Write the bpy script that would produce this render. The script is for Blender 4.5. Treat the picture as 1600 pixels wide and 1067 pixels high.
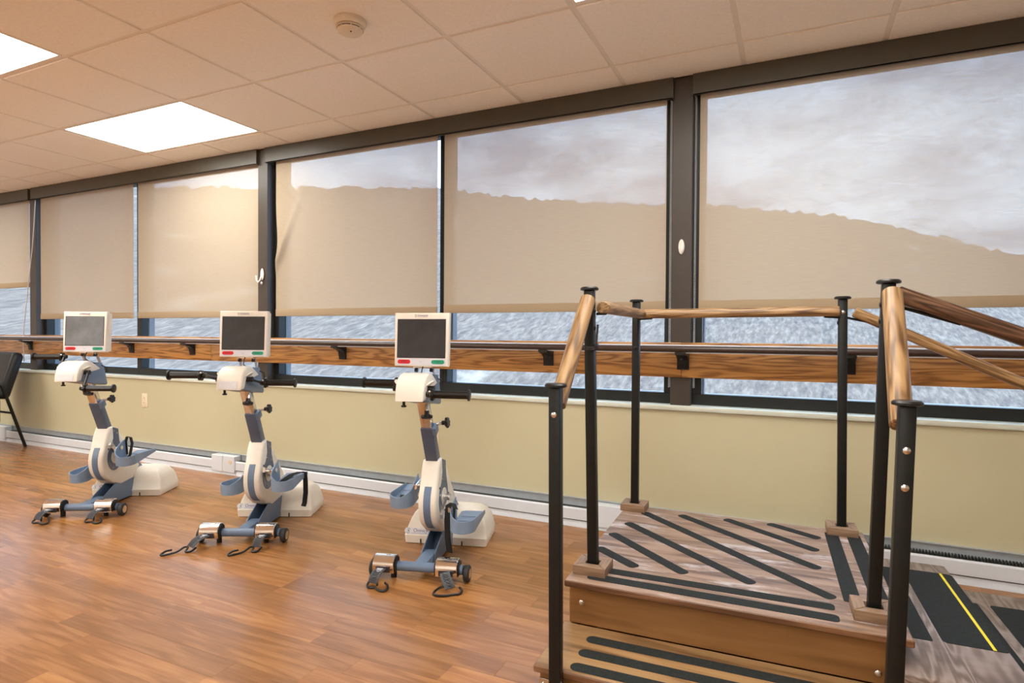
import bpy, bmesh, math, random
from mathutils import Vector, Matrix, Euler
random.seed(7)
for o in list(bpy.data.objects): bpy.data.objects.remove(o)
S = bpy.context.scene; C = S.collection
R = math.radians; PI = math.pi
# ------------------------------------------------------------------ camera, sky, exposure
H = 1.08
F_PX, YAW, PITCH, ROLL = 937.2, 0.4387, -0.01332, 0.00604
fw = Vector((-math.sin(YAW)*math.cos(PITCH), math.cos(YAW)*math.cos(PITCH), math.sin(PITCH)))
r0 = fw.cross(Vector((0, 0, 1))).normalized(); u0 = r0.cross(fw)
rr = r0*math.cos(ROLL)+u0*math.sin(ROLL); uu = -r0*math.sin(ROLL)+u0*math.cos(ROLL)
cd = bpy.data.cameras.new('camera'); cam = bpy.data.objects.new('camera', cd); C.objects.link(cam)
cam.matrix_world = Matrix(((rr.x, uu.x, -fw.x, 0), (rr.y, uu.y, -fw.y, 0), (rr.z, uu.z, -fw.z, H), (0, 0, 0, 1)))
cd.sensor_width = 36; cd.lens = F_PX/1600*36; cd.clip_start = .02; cd.clip_end = 5000
S.camera = cam
S.view_settings.view_transform = 'Standard'; S.view_settings.look = 'None'
S.view_settings.gamma = 1; S.view_settings.use_curve_mapping = False
S.view_settings.exposure = 0.0
LAMP = 13.8            # radiance of the ceiling light diffusers
SKY = 1.0
w = bpy.data.worlds.new('sky'); S.world = w; w.use_nodes = True
nt = w.node_tree; nt.nodes.clear()
def N(nt, t, **k):
    n = nt.nodes.new(t)
    for a, b in k.items():
        if a in n.inputs: n.inputs[a].default_value = b
        else: setattr(n, a, b)
    return n
tc = N(nt, 'ShaderNodeTexCoord'); mp = N(nt, 'ShaderNodeMapping'); mp.inputs['Scale'].default_value = (2.2, 2.2, 5.5)
nz = N(nt, 'ShaderNodeTexNoise', Scale=2.2, Detail=6.0, Roughness=.6)
cr = N(nt, 'ShaderNodeValToRGB'); cr.color_ramp.elements[0].position = .36; cr.color_ramp.elements[1].position = .62
cr.color_ramp.elements[0].color = (1.15, 1.75, 2.8, 1); cr.color_ramp.elements[1].color = (3.2, 4.4, 5.8, 1)
bg = N(nt, 'ShaderNodeBackground', Strength=SKY); ow = N(nt, 'ShaderNodeOutputWorld')
for a, b in ((tc.outputs['Generated'], mp.inputs[0]), (mp.outputs[0], nz.inputs['Vector']), (nz.outputs[0], cr.inputs[0]), (cr.outputs[0], bg.inputs[0]), (bg.outputs[0], ow.inputs[0])):
    nt.links.new(a, b)

# ------------------------------------------------------------------ materials
M = {}
def base(name, rough=.5, metal=0, spec=.5):
    m = bpy.data.materials.new(name); m.use_nodes = True
    t = m.node_tree; b = t.nodes['Principled BSDF']
    b.inputs['Roughness'].default_value = rough; b.inputs['Metallic'].default_value = metal
    b.inputs['Specular IOR Level'].default_value = spec
    M[name] = m
    return m, t, b
def plain(name, col, rough=.5, metal=0, var=.06, scale=30, bump=0, spec=.5, bscale=None):
    """colour with a faint procedural mottling and optional fine relief"""
    m, t, b = base(name, rough, metal, spec)
    c = N(t, 'ShaderNodeTexCoord'); n = N(t, 'ShaderNodeTexNoise', Scale=scale, Detail=4.0)
    t.links.new(c.outputs['Object'], n.inputs['Vector'])
    x = N(t, 'ShaderNodeValToRGB'); e = x.color_ramp.elements
    e[0].position = .3; e[1].position = .7
    e[0].color = tuple(v*(1-var) for v in col)+(1,); e[1].color = tuple(min(1, v*(1+var)) for v in col)+(1,)
    t.links.new(n.outputs[0], x.inputs[0]); t.links.new(x.outputs[0], b.inputs['Base Color'])
    if bump:
        n2 = N(t, 'ShaderNodeTexNoise', Scale=bscale or scale*6, Detail=3.0); t.links.new(c.outputs['Object'], n2.inputs['Vector'])
        bp = N(t, 'ShaderNodeBump', Strength=bump, Distance=.002); t.links.new(n2.outputs[0], bp.inputs['Height']); t.links.new(bp.outputs[0], b.inputs['Normal'])
    return m
def wood(name, cols, stretch=(1.2, 14, 14), rough=.4, rings=3.0, dist=2.2, fine=60, rnd=0, bump=.15, scuff=None, spec=.5, pores=.35, ringw=.22):
    """grain runs along object X; cols = dark..light"""
    m, t, b = base(name, rough, 0, spec)
    c = N(t, 'ShaderNodeTexCoord'); mp = N(t, 'ShaderNodeMapping'); mp.inputs['Scale'].default_value = stretch
    t.links.new(c.outputs['Object'], mp.inputs[0])
    src = mp.outputs[0]
    if rnd:
        oi = N(t, 'ShaderNodeObjectInfo'); vm = N(t, 'ShaderNodeVectorMath', operation='MULTIPLY_ADD')
        vm.inputs[1].default_value = (37, 53, 0); t.links.new(oi.outputs['Random'], vm.inputs[0]); t.links.new(src, vm.inputs[2]); src = vm.outputs[0]
    n1 = N(t, 'ShaderNodeTexNoise', Scale=1.0, Detail=3.0, Distortion=.4); t.links.new(src, n1.inputs['Vector'])
    ml = N(t, 'ShaderNodeMath', operation='MULTIPLY'); ml.inputs[1].default_value = rings*6.28*dist; t.links.new(n1.outputs[0], ml.inputs[0])
    sn = N(t, 'ShaderNodeMath', operation='SINE'); t.links.new(ml.outputs[0], sn.inputs[0])
    mp2 = N(t, 'ShaderNodeMapping'); mp2.inputs['Scale'].default_value = (fine*.06, fine, fine); t.links.new(c.outputs['Object'], mp2.inputs[0])
    n2 = N(t, 'ShaderNodeTexNoise', Scale=1.0, Detail=4.0); t.links.new(mp2.outputs[0], n2.inputs['Vector'])
    ad = N(t, 'ShaderNodeMath', operation='MULTIPLY_ADD'); ad.inputs[1].default_value = ringw; t.links.new(sn.outputs[0], ad.inputs[0])
    sc = N(t, 'ShaderNodeMath', operation='MULTIPLY_ADD'); sc.inputs[1].default_value = pores*2; sc.inputs[2].default_value = .5-pores; t.links.new(n2.outputs[0], sc.inputs[0])
    t.links.new(sc.outputs[0], ad.inputs[2])
    x = N(t, 'ShaderNodeValToRGB'); e = x.color_ramp.elements
    e[0].position = .12; e[0].color = cols[0]+(1,); e[1].position = .85; e[1].color = cols[-1]+(1,)
    for k, q in enumerate(cols[1:-1]): z = e.new(.12+.73*(k+1)/(len(cols)-1)); z.color = q+(1,)
    t.links.new(ad.outputs[0], x.inputs[0]); out = x.outputs[0]
    if rnd:
        hv = N(t, 'ShaderNodeHueSaturation'); mr = N(t, 'ShaderNodeMapRange'); mr.inputs[3].default_value = 1-rnd; mr.inputs[4].default_value = 1+rnd
        t.links.new(oi.outputs['Random'], mr.inputs[0]); t.links.new(mr.outputs[0], hv.inputs['Value']); t.links.new(out, hv.inputs['Color']); out = hv.outputs[0]
    if scuff:
        mp3 = N(t, 'ShaderNodeMapping'); mp3.inputs['Scale'].default_value = (4, 14, 14); t.links.new(c.outputs['Object'], mp3.inputs[0])
        n3 = N(t, 'ShaderNodeTexNoise', Scale=1.0, Detail=8.0, Roughness=.7); t.links.new(mp3.outputs[0], n3.inputs['Vector'])
        r3 = N(t, 'ShaderNodeValToRGB'); r3.color_ramp.elements[0].position = scuff[1]; r3.color_ramp.elements[1].position = scuff[1]+.14
        t.links.new(n3.outputs[0], r3.inputs[0])
        mx = N(t, 'ShaderNodeMixRGB'); mx.inputs[2].default_value = scuff[0]+(1,); t.links.new(r3.outputs[0], mx.inputs[0]); t.links.new(out, mx.inputs[1]); out = mx.outputs[0]
    t.links.new(out, b.inputs['Base Color'])
    if bump:
        bp = N(t, 'ShaderNodeBump', Strength=bump, Distance=.002); t.links.new(n2.outputs[0], bp.inputs['Height']); t.links.new(bp.outputs[0], b.inputs['Normal'])
    return m
wood('floor_wood', [(.240, .098, .026), (.330, .145, .044), (.405, .19, .066)], (1.5, 14, 1), .25, 2.2, 1.6, 90, rnd=.19, bump=.4, spec=.5, pores=.34)
wood('oak_board', [(.13, .045, .010), (.40, .185, .050), (.50, .25, .075)], (.8, 5, 9), .38, 6.0, 2.0, 80, bump=.1, ringw=.24, pores=.3)
wood('oak_rail', [(.075, .034, .012), (.30, .17, .070), (.42, .265, .125)], (1.3, 17, 17), .42, 5.0, 1.8, 110, bump=.2, ringw=.24)
wood('dark_oak_rail', [(.022, .010, .006), (.10, .048, .025), (.20, .11, .065)], (1.3, 17, 17), .38, 5.0, 1.8, 110, bump=.2, ringw=.24)
wood('stained_riser', [(.13, .055, .014), (.23, .108, .032), (.29, .145, .048)], (1.2, 9, 9), .45, 1.6, 1.4, 40, bump=.1, pores=.42)
wood('worn_deck', [(.10, .055, .035), (.25, .155, .105), (.35, .24, .175)], (1.6, 10, 10), .45, 3.0, 1.5, 45, bump=.3, scuff=((.56, .52, .54), .545), pores=.42)
wood('amber_tread', [(.13, .065, .024), (.29, .165, .068), (.36, .22, .10)], (1.6, 10, 10), .45, 2.4, 1.4, 45, bump=.2, pores=.42)
wood('grey_tread', [(.085, .055, .042), (.20, .15, .125), (.34, .275, .25)], (7, .9, 7), .42, 9, 1.9, 30, bump=.2, pores=.2, ringw=.22)
wood('edge_wood', [(.065, .026, .011), (.13, .055, .022), (.24, .12, .055)], (1.6, 18, 18), .5, 2.5, 1.5, 60, bump=.2, pores=.45)
wood('block_wood', [(.15, .085, .045), (.29, .185, .115), (.40, .275, .185)], (2, 18, 18), .5, 2.5, 1.5, 60, bump=.2, pores=.42)
plain('ceiling_tile', (.94, .91, .86), .9, var=.03, scale=60, bump=.35, bscale=260)
plain('ceiling_grid', (.84, .80, .74), .6, var=.02)
plain('cream_wall', (.555, .52, .345), .55, var=.035, scale=1.6, bump=.05, bscale=120)
plain('bronze', (.045, .034, .026), .42, 0, var=.08, scale=12)
plain('valance_bronze', (.062, .055, .040), .38, 0, var=.06, scale=10)
plain('frame_black', (.011, .014, .014), .42, var=.1, spec=.35)
plain('frame_alu', (.11, .135, .165), .4, 0, var=.05)
plain('sill_white', (.66, .70, .62), .28, var=.04, scale=14)
plain('alu', (.80, .80, .79), .25, 1, var=.03)
plain('black_metal', (.0065, .0078, .0072), .42, var=.15, scale=40, spec=.3)
plain('brown_vinyl', (.045, .026, .020), .3, var=.1)
plain('black_plastic', (.008, .008, .008), .36, var=.1, spec=.4)
plain('rubber', (.02, .02, .022), .6, var=.15)
plain('bike_white', (.78, .74, .66), .36, var=.025, scale=18)
plain('bike_blue', (.125, .185, .285), .38, var=.05, scale=14)
plain('bike_blue_dark', (.075, .105, .17), .36, var=.05, scale=14)
plain('pedal_blue', (.20, .28, .40), .45, var=.06, scale=25, bump=.05)
plain('chrome', (.86, .85, .84), .10, 1, var=.02)
plain('satin_steel', (.72, .70, .68), .25, 1, var=.03)
plain('red_button', (.62, .008, .016), .35, var=.05)
plain('green_button', (.01, .30, .17), .35, var=.05)
plain('button_strip', (.62, .62, .68), .4, var=.03)
plain('ink_dark', (.03, .02, .03), .5)
plain('ink_purple', (.13, .06, .24), .5)
plain('ink_green', (.10, .20, .17), .5)
plain('label_white', (.74, .76, .82), .4, var=.05, scale=60)
plain('strap_grey', (.075, .085, .095), .8, var=.25, scale=220, bump=.3)
plain('velcro', (.012, .012, .013), .95, var=.3, scale=200, bump=.4)
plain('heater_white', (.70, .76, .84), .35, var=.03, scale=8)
plain('heater_dark', (.03, .035, .035), .6, var=.2)
plain('heater_grey', (.42, .47, .52), .4, .2, var=.06)
plain('plastic_ivory', (.80, .70, .54), .4, var=.03)
plain('detector', (.76, .68, .56), .45, var=.03)
plain('hook_white', (.80, .78, .74), .3, var=.03)
plain('chain', (.62, .62, .62), .35, .3, var=.05)
plain('leather_black', (.008, .0095, .010), .38, var=.2, scale=50, bump=.25, bscale=300, spec=.35)
plain('tape_yellow', (.80, .66, .02), .5, var=.08)
plain('steel_bolt', (.62, .62, .62), .25, 1, var=.05)
plain('exterior_ledge', (.75, .78, .80), .5, var=.05)
plain('white_paint', (.86, .82, .75), .6, var=.03)
# screens: dark glass
m, t, b = base('screen', .12, 0, .6)
c = N(t, 'ShaderNodeTexCoord'); n = N(t, 'ShaderNodeTexNoise', Scale=22.0, Detail=6.0); t.links.new(c.outputs['Object'], n.inputs['Vector'])
x = N(t, 'ShaderNodeValToRGB'); x.color_ramp.elements[0].color = (.010, .011, .014, 1); x.color_ramp.elements[1].color = (.034, .036, .042, 1); t.links.new(n.outputs[0], x.inputs[0]); t.links.new(x.outputs[0], b.inputs['Base Color'])
x2 = N(t, 'ShaderNodeValToRGB'); x2.color_ramp.elements[0].color = (.08, .08, .08, 1); x2.color_ramp.elements[1].color = (.26, .26, .26, 1); t.links.new(n.outputs[0], x2.inputs[0]); t.links.new(x2.outputs[0], b.inputs['Roughness'])
plain('screen_painted_glare', (.15, .165, .18), .30, var=.35, scale=9, spec=.6)  # leftmost monitor: bright reflection painted into the base colour
# grip strips: black sandpaper with chips
m, t, b = base('grip', .8, 0, .25)
c = N(t, 'ShaderNodeTexCoord'); v = N(t, 'ShaderNodeTexNoise', Scale=75.0, Detail=5.0, Roughness=.75); t.links.new(c.outputs['Object'], v.inputs['Vector'])
x = N(t, 'ShaderNodeValToRGB'); e = x.color_ramp.elements; e[0].position = .4; e[0].color = (.012, .015, .015, 1); e[1].position = .70; e[1].color = (.022, .027, .027, 1)
z = e.new(.735); z.color = (.28, .28, .28, 1)
t.links.new(v.outputs[0], x.inputs[0]); t.links.new(x.outputs[0], b.inputs['Base Color'])
v2 = N(t, 'ShaderNodeTexNoise', Scale=700.0); t.links.new(c.outputs['Object'], v2.inputs['Vector']); bp = N(t, 'ShaderNodeBump', Strength=.5, Distance=.001); t.links.new(v2.outputs[0], bp.inputs['Height']); t.links.new(bp.outputs[0], b.inputs['Normal'])
# ceiling light diffuser
m = bpy.data.materials.new('diffuser'); m.use_nodes = True; M['diffuser'] = m; t = m.node_tree; t.nodes.clear()
em = N(t, 'ShaderNodeEmission', Color=(1, .965, .89, 1), Strength=LAMP); o_ = N(t, 'ShaderNodeOutputMaterial'); t.links.new(em.outputs[0], o_.inputs[0])
# glass panes
m = bpy.data.materials.new('glass'); m.use_nodes = True; M['glass'] = m; t = m.node_tree; t.nodes.clear()
lw = N(t, 'ShaderNodeLayerWeight', Blend=.5); pwr = N(t, 'ShaderNodeMath', operation='POWER'); pwr.inputs[1].default_value = 5.0; t.links.new(lw.outputs['Facing'], pwr.inputs[0]); fr = N(t, 'ShaderNodeMath', operation='MULTIPLY_ADD'); fr.inputs[1].default_value = .7; fr.inputs[2].default_value = .03; t.links.new(pwr.outputs[0], fr.inputs[0]); tr = N(t, 'ShaderNodeBsdfTransparent', Color=(.95, .97, .98, 1)); gl = N(t, 'ShaderNodeBsdfGlossy', Roughness=.02); mx = N(t, 'ShaderNodeMixShader'); o_ = N(t, 'ShaderNodeOutputMaterial')
t.links.new(fr.outputs[0], mx.inputs[0]); t.links.new(tr.outputs[0], mx.inputs[1]); t.links.new(gl.outputs[0], mx.inputs[2]); t.links.new(mx.outputs[0], o_.inputs[0])
# solar shade cloth: woven, part see-through, part translucent
def shade_mat(name, col, openness):
    m = bpy.data.materials.new(name); m.use_nodes = True; M[name] = m; t = m.node_tree; t.nodes.clear()
    c = N(t, 'ShaderNodeTexCoord'); mp = N(t, 'ShaderNodeMapping'); mp.inputs['Scale'].default_value = (14, 1, 260); t.links.new(c.outputs['Object'], mp.inputs[0])
    n = N(t, 'ShaderNodeTexNoise', Scale=1.0, Detail=3.0); t.links.new(mp.outputs[0], n.inputs['Vector'])
    mr = N(t, 'ShaderNodeMapRange'); mr.inputs[1].default_value = .3; mr.inputs[2].default_value = .7; mr.inputs[3].default_value = openness*.72; mr.inputs[4].default_value = openness*1.28; t.links.new(n.outputs[0], mr.inputs[0])
    d = N(t, 'ShaderNodeBsdfDiffuse', Color=col+(1,)); tl = N(t, 'ShaderNodeBsdfTranslucent', Color=(.60, .44, .30, 1)); m1 = N(t, 'ShaderNodeMixShader'); m1.inputs[0].default_value = .22
    tr = N(t, 'ShaderNodeBsdfTransparent', Color=(1, 1, 1, 1)); m2 = N(t, 'ShaderNodeMixShader'); o_ = N(t, 'ShaderNodeOutputMaterial')
    t.links.new(d.outputs[0], m1.inputs[1]); t.links.new(tl.outputs[0], m1.inputs[2]); t.links.new(mr.outputs[0], m2.inputs[0]); t.links.new(m1.outputs[0], m2.inputs[1]); t.links.new(tr.outputs[0], m2.inputs[2]); t.links.new(m2.outputs[0], o_.inputs[0])
shade_mat('shade_cloth', (.51, .41, .285), .105)
shade_mat('shade_hem', (.47, .37, .25), .004)
# wooded hillside
m, t, b = base('bare_woods', .95, 0, .1)
c = N(t, 'ShaderNodeTexCoord'); mp = N(t, 'ShaderNodeMapping'); mp.inputs['Scale'].default_value = (.75, .07, .65); t.links.new(c.outputs['Object'], mp.inputs[0])
n = N(t, 'ShaderNodeTexNoise', Scale=1.0, Detail=8.0, Roughness=.7); t.links.new(mp.outputs[0], n.inputs['Vector'])
x = N(t, 'ShaderNodeValToRGB'); e = x.color_ramp.elements; e[0].position = .33; e[0].color = (.125, .098, .088, 1); e[1].position = .66; e[1].color = (.36, .28, .22, 1); z = e.new(.5); z.color = (.235, .18, .145, 1)
t.links.new(n.outputs[0], x.inputs[0])
n2 = N(t, 'ShaderNodeTexNoise', Scale=.022, Detail=5.0); t.links.new(c.outputs['Object'], n2.inputs['Vector'])
r2 = N(t, 'ShaderNodeValToRGB'); r2.color_ramp.elements[0].position = .66; r2.color_ramp.elements[1].position = .72; t.links.new(n2.outputs[0], r2.inputs[0])
mx = N(t, 'ShaderNodeMixRGB'); mx.inputs[2].default_value = (.55, .46, .37, 1); t.links.new(r2.outputs[0], mx.inputs[0]); t.links.new(x.outputs[0], mx.inputs[1]); t.links.new(mx.outputs[0], b.inputs['Base Color'])

# ------------------------------------------------------------------ mesh helpers
def bm_(): return bmesh.new()
def box(b, x0, x1, y0, y1, z0, z1, bev=0, seg=2, mtx=None):
    g = bmesh.ops.create_cube(b, size=1)['verts']
    for v in g: v.co = Vector(((x0+x1)/2+v.co.x*(x1-x0), (y0+y1)/2+v.co.y*(y1-y0), (z0+z1)/2+v.co.z*(z1-z0)))
    if bev:
        es = list({e for v in g for e in v.link_edges})
        q = bmesh.ops.bevel(b, geom=es, offset=bev, segments=seg, affect='EDGES', profile=.5)
        g = list(set(q['verts']) | {v for v in g if v.is_valid})
    if mtx: bmesh.ops.transform(b, matrix=mtx, verts=g)
    return g
def cyl(b, p, q, r, r2=None, n=16, caps=True):
    p, q = Vector(p), Vector(q); d = q-p
    M_ = Matrix.Translation((p+q)/2) @ d.to_track_quat('Z', 'Y').to_matrix().to_4x4()
    return bmesh.ops.create_cone(b, cap_ends=caps, segments=n, radius1=r, radius2=r if r2 is None else r2, depth=d.length, matrix=M_)['verts']
def ball(b, p, r, sx=1, sy=1, sz=1, n=12):
    return bmesh.ops.create_uvsphere(b, u_segments=n, v_segments=max(6, n//2), radius=r, matrix=Matrix.Translation(Vector(p)) @ Matrix.Diagonal((sx, sy, sz, 1)))['verts']
def tube(b, pts, r, n=8, closed=False):
    pts = [Vector(p) for p in pts]; rings = []; up = None
    for i, p in enumerate(pts):
        a = pts[i-1] if (i or closed) else p; c_ = pts[(i+1) % len(pts)] if (i < len(pts)-1 or closed) else p
        d = (c_-a).normalized()
        if up is None: up = d.orthogonal().normalized()
        up = (up-d*up.dot(d)).normalized(); s = d.cross(up)
        rad = r[i] if isinstance(r, (list, tuple)) else r
        rings.append([b.verts.new(p+up*math.cos(2*PI*k/n)*rad+s*math.sin(2*PI*k/n)*rad) for k in range(n)])
    for i in range(len(rings)-(0 if closed else 1)):
        A, B_ = rings[i], rings[(i+1) % len(rings)]
        for k in range(n): b.faces.new((A[k], A[(k+1) % n], B_[(k+1) % n], B_[k]))
    if not closed: b.faces.new(rings[0][::-1]); b.faces.new(rings[-1])
def prism(b, poly, axis, a0, a1, bev=0, seg=2):
    """poly = 2-D points; axis X: (y,z), Y: (x,z), Z: (x,y)"""
    def P3(p, a): return Vector({'X': (a, p[0], p[1]), 'Y': (p[0], a, p[1]), 'Z': (p[0], p[1], a)}[axis])
    v0 = [b.verts.new(P3(p, a0)) for p in poly]; v1 = [b.verts.new(P3(p, a1)) for p in poly]; n = len(poly)
    fs = [b.faces.new(v0), b.faces.new(v1[::-1])]
    for i in range(n): fs.append(b.faces.new((v0[i], v1[i], v1[(i+1) % n], v0[(i+1) % n])))
    bmesh.ops.recalc_face_normals(b, faces=fs)
    if bev:
        es = [e for f in fs[:2] for e in f.edges]
        bmesh.ops.bevel(b, geom=es, offset=bev, segments=seg, affect='EDGES', profile=.5)
def lathe(b, prof, n=28, mtx=None):
    vs = []
    for r_, z_ in prof: vs.append([b.verts.new(Vector((r_*math.cos(2*PI*k/n), r_*math.sin(2*PI*k/n), z_))) for k in range(n)])
    for i in range(len(vs)-1):
        for k in range(n): b.faces.new((vs[i][k], vs[i][(k+1) % n], vs[i+1][(k+1) % n], vs[i+1][k]))
    b.faces.new(vs[0][::-1]); b.faces.new(vs[-1])
    if mtx: bmesh.ops.transform(b, matrix=mtx, verts=[v for q in vs for v in q])
def mesh(name, b, mat, smooth=True):
    bmesh.ops.recalc_face_normals(b, faces=b.faces)
    if smooth:
        for f in b.faces: f.smooth = True
        for e in b.edges:
            if len(e.link_faces) == 2 and e.calc_face_angle(0) > R(33): e.smooth = False
    me = bpy.data.meshes.new(name); b.to_mesh(me); b.free()
    me.materials.append(M[mat]); return me
def obj(name, b, mat, parent=None, label=None, mtx=None, smooth=True):
    me = b if isinstance(b, bpy.types.Mesh) else mesh(name, b, mat, smooth)
    o = bpy.data.objects.new(name, me); C.objects.link(o)
    if parent: o.parent = parent
    if mtx is not None: o.matrix_basis = mtx
    if label: o['label'] = label
    return o
def tag(o, label, cat, group=None):
    o['label'] = label; o['category'] = cat
    if group: o['group'] = group
    return o
def thing(name, label, cat, loc=(0, 0, 0), rz=0, group=None):
    o = bpy.data.objects.new(name, None); C.objects.link(o); o.location = loc; o.rotation_euler = (0, 0, rz); o.empty_display_size = .1
    return tag(o, label, cat, group)
def struct(o): o['kind'] = 'structure'; return o
def text(name, body, size, mat, parent, mtx, shear=0, label=None):
    cu = bpy.data.curves.new(name, 'FONT'); cu.body = body; cu.size = size; cu.align_x = 'CENTER'; cu.align_y = 'CENTER'; cu.shear = shear; cu.extrude = .0003; cu.resolution_u = 3
    tmp = bpy.data.objects.new('tmp', cu); C.objects.link(tmp); bpy.context.view_layer.update()
    me = bpy.data.meshes.new_from_object(tmp); bpy.data.objects.remove(tmp); me.materials.clear(); me.materials.append(M[mat]); me.name = name
    return obj(name, me, mat, parent, label, mtx)
def along(p, q, roll=0):
    """matrix with local X running p->q, origin at p"""
    p, q = Vector(p), Vector(q); x = (q-p).normalized(); z = Vector((0, 0, 1)); y = z.cross(x).normalized(); z = x.cross(y)
    return Matrix.Translation(p) @ Matrix((x, y, z)).transposed().to_4x4()

# ------------------------------------------------------------------ room shell
X0, X1, Y0, YW, ZC = -9.6, 3.4, -4.6, 3.25, 2.441
b = bm_(); box(b, X0, X1, Y0, YW, -.12, -.012); floor = struct(obj('floor', b, 'edge_wood'))
# planks: rows run along the wall
pw = .098; plank_specs = []; cache = {}
y = YW-.004; row = 0
rnd = random.Random(3)
while y-pw > Y0:
    x = X0+.02-rnd.uniform(0, .6)
    while x < X1:
        L = rnd.choice((.52, .61, .70, .82, .91)); xa, xb = max(x, X0), min(x+L, X1)
        if xb-xa > .05: plank_specs.append((xa, xb, y-pw, y, L if (xa == x and xb == x+L) else None))
        x += L
    y -= pw; row += 1
def plank_bm(b, x0, x1, y0, y1):
    g = .0002
    box(b, x0+g, x1-g, y0+g, y1-g, -.012, 0, .0003, 1)
def seen(s):
    cx, cy = (s[0]+s[1])/2, (s[2]+s[3])/2
    d = Vector((cx, cy, -H)); dep = d.dot(fw)
    if dep < .4: return 0
    px = 800+F_PX*d.dot(rr)/dep; py = 533.5-F_PX*d.dot(uu)/dep
    if px < -60 or px > 1660 or py > 1130: return 0
    if cx > -.6 and cy < 2.7 and px > 850: return .001/dep**3
    return 1/dep**3
order = sorted(plank_specs, key=seen, reverse=True)
rest = bm_()
for i, s in enumerate(order):
    if i < 300:
        L = s[4]; k = L or (s[0], s[1])
        if k not in cache:
            bb = bm_(); plank_bm(bb, 0, s[1]-s[0], 0, pw); cache[k] = mesh('plank', bb, 'floor_wood', False)
        obj('plank', cache[k], 'floor_wood', floor, mtx=Matrix.Translation((s[0], s[2], 0)))
    else: plank_bm(rest, s[0], s[1], s[2], s[3])
o = obj('plank_field', rest, 'floor_wood', floor, smooth=False); o['kind'] = 'stuff'
# walls
b = bm_(); box(b, X0, X1, YW, YW+.22, -.12, .678); struct(obj('wall_back', b, 'cream_wall'))
b = bm_(); box(b, X0, X1, 3.275, YW+.22, 2.40, 2.75); struct(obj('trim_1', b, 'bronze'))
b = bm_(); box(b, X0-.15, X0, Y0, YW+.22, -.12, 2.75); struct(obj('wall_left', b, 'white_paint'))
b = bm_(); box(b, X1, X1+.15, Y0, YW+.22, -.12, 2.75); struct(obj('wall_right', b, 'white_paint'))
b = bm_(); box(b, X0-.15, X1+.15, Y0-.15, Y0, -.12, 2.75); struct(obj('wall_front', b, 'white_paint'))
# ceiling: tegular tiles in an exposed grid, lights in some cells
b = bm_(); box(b, X0, X1, Y0, 3.275, 2.52, 2.75); ceil = struct(obj('ceiling', b, 'white_paint'))
T = .61; GX, GY = .37, 2.992
cols = list(range(-5, 17)); rows = list(range(-1, 13))
lights = []
for cc in (12, 6, 0, -6):
    for rw in range(0, 13, 2):
        r_ = rw if cc in (6, -6) else rw+1
        lights.append((cc, r_))
lightcells = {(cc, r_) for c0, r_ in lights for cc in (c0, c0+1)}
g = .0115
tile_cache = {}
for cc in cols:
    for rw in rows:
        xa, xb = GX-T*(cc+1), GX-T*cc; ya, yb = GY-T*(rw+1), GY-T*rw
        if rw == -1: yb = 3.274
        ya = max(ya, Y0); xa = max(xa, X0); xb = min(xb, X1)
        if xb-xa < .05 or yb-ya < .05 or (cc, rw) in lightcells: continue
        k = (round(xb-xa, 3), round(yb-ya, 3))
        if k not in tile_cache:
            bb = bm_(); box(bb, g, k[0]-g, g, k[1]-g, 0, .016, .0025, 1); tile_cache[k] = mesh('ceiling_tile', bb, 'ceiling_tile', False)
        obj('ceiling_tile', tile_cache[k], 'ceiling_tile', ceil, mtx=Matrix.Translation((xa, ya, ZC)))
for cc in cols+[17]:
    x = GX-T*cc
    if X0 < x < X1:
        b = bm_()
        for rw in rows:
            ya, yb = max(GY-T*(rw+1), Y0), min(GY-T*rw, 3.274)
            if yb-ya > .02 and not ((cc-1, rw) in lightcells and (cc, rw) in lightcells and (cc-1, rw) in {(q[0], q[1]) for q in lights}): box(b, x-.012, x+.012, ya, yb, ZC+.006, ZC+.04)
        obj('grid_bar', b, 'ceiling_grid', ceil, smooth=False)
for rw in range(0, 13):
    yy = GY-T*rw
    b = bm_(); box(b, X0, X1, yy-.012, yy+.012, ZC+.0065, ZC+.04); obj('grid_bar', b, 'ceiling_grid', ceil, smooth=False)
def troffer(cc, rw, label):
    xa, xb, ya, yb = GX-T*(cc+2)+.012, GX-T*cc-.012, GY-T*(rw+1)+.012, GY-T*rw-.012
    t_ = thing('ceiling_light', label, 'ceiling light', ((xa+xb)/2, (ya+yb)/2, ZC), 0, 'recessed fluorescent ceiling lights')
    hx, hy = (xb-xa)/2, (yb-ya)/2
    b = bm_(); w_ = .012
    for q in ((-hx, hx, -hy, -hy+w_), (-hx, hx, hy-w_, hy), (-hx, -hx+w_, -hy+w_, hy-w_), (hx-w_, hx, -hy+w_, hy-w_)): box(b, *q, .003, .03)
    obj('frame', b, 'ceiling_grid', t_, smooth=False)
    b = bm_(); box(b, -hx+w_, hx-w_, -hy+w_, hy-w_, .010, .016); obj('diffuser', b, 'diffuser', t_, 'glowing white diffuser panel', smooth=False)
    b = bm_(); box(b, -hx+.002, hx-.002, -hy+.002, hy-.002, .032, .075); obj('housing', b, 'white_paint', t_, smooth=False)
for (cc, rw) in lights:
    xa, xb = GX-T*(cc+2), GX-T*cc
    if xa < X0 or xb > X1 or GY-T*(rw+1) < Y0: continue
    lb = {(6, 0): 'glowing rectangular ceiling light above the windows at left, whole panel in view', (6, 2): 'glowing ceiling light cut by the left edge of the picture',
          (0, 1): 'ceiling light at top edge of the picture, only a corner in view'}.get((cc, rw), 'recessed fluorescent ceiling light behind the viewer')
    troffer(cc, rw, lb)
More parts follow.
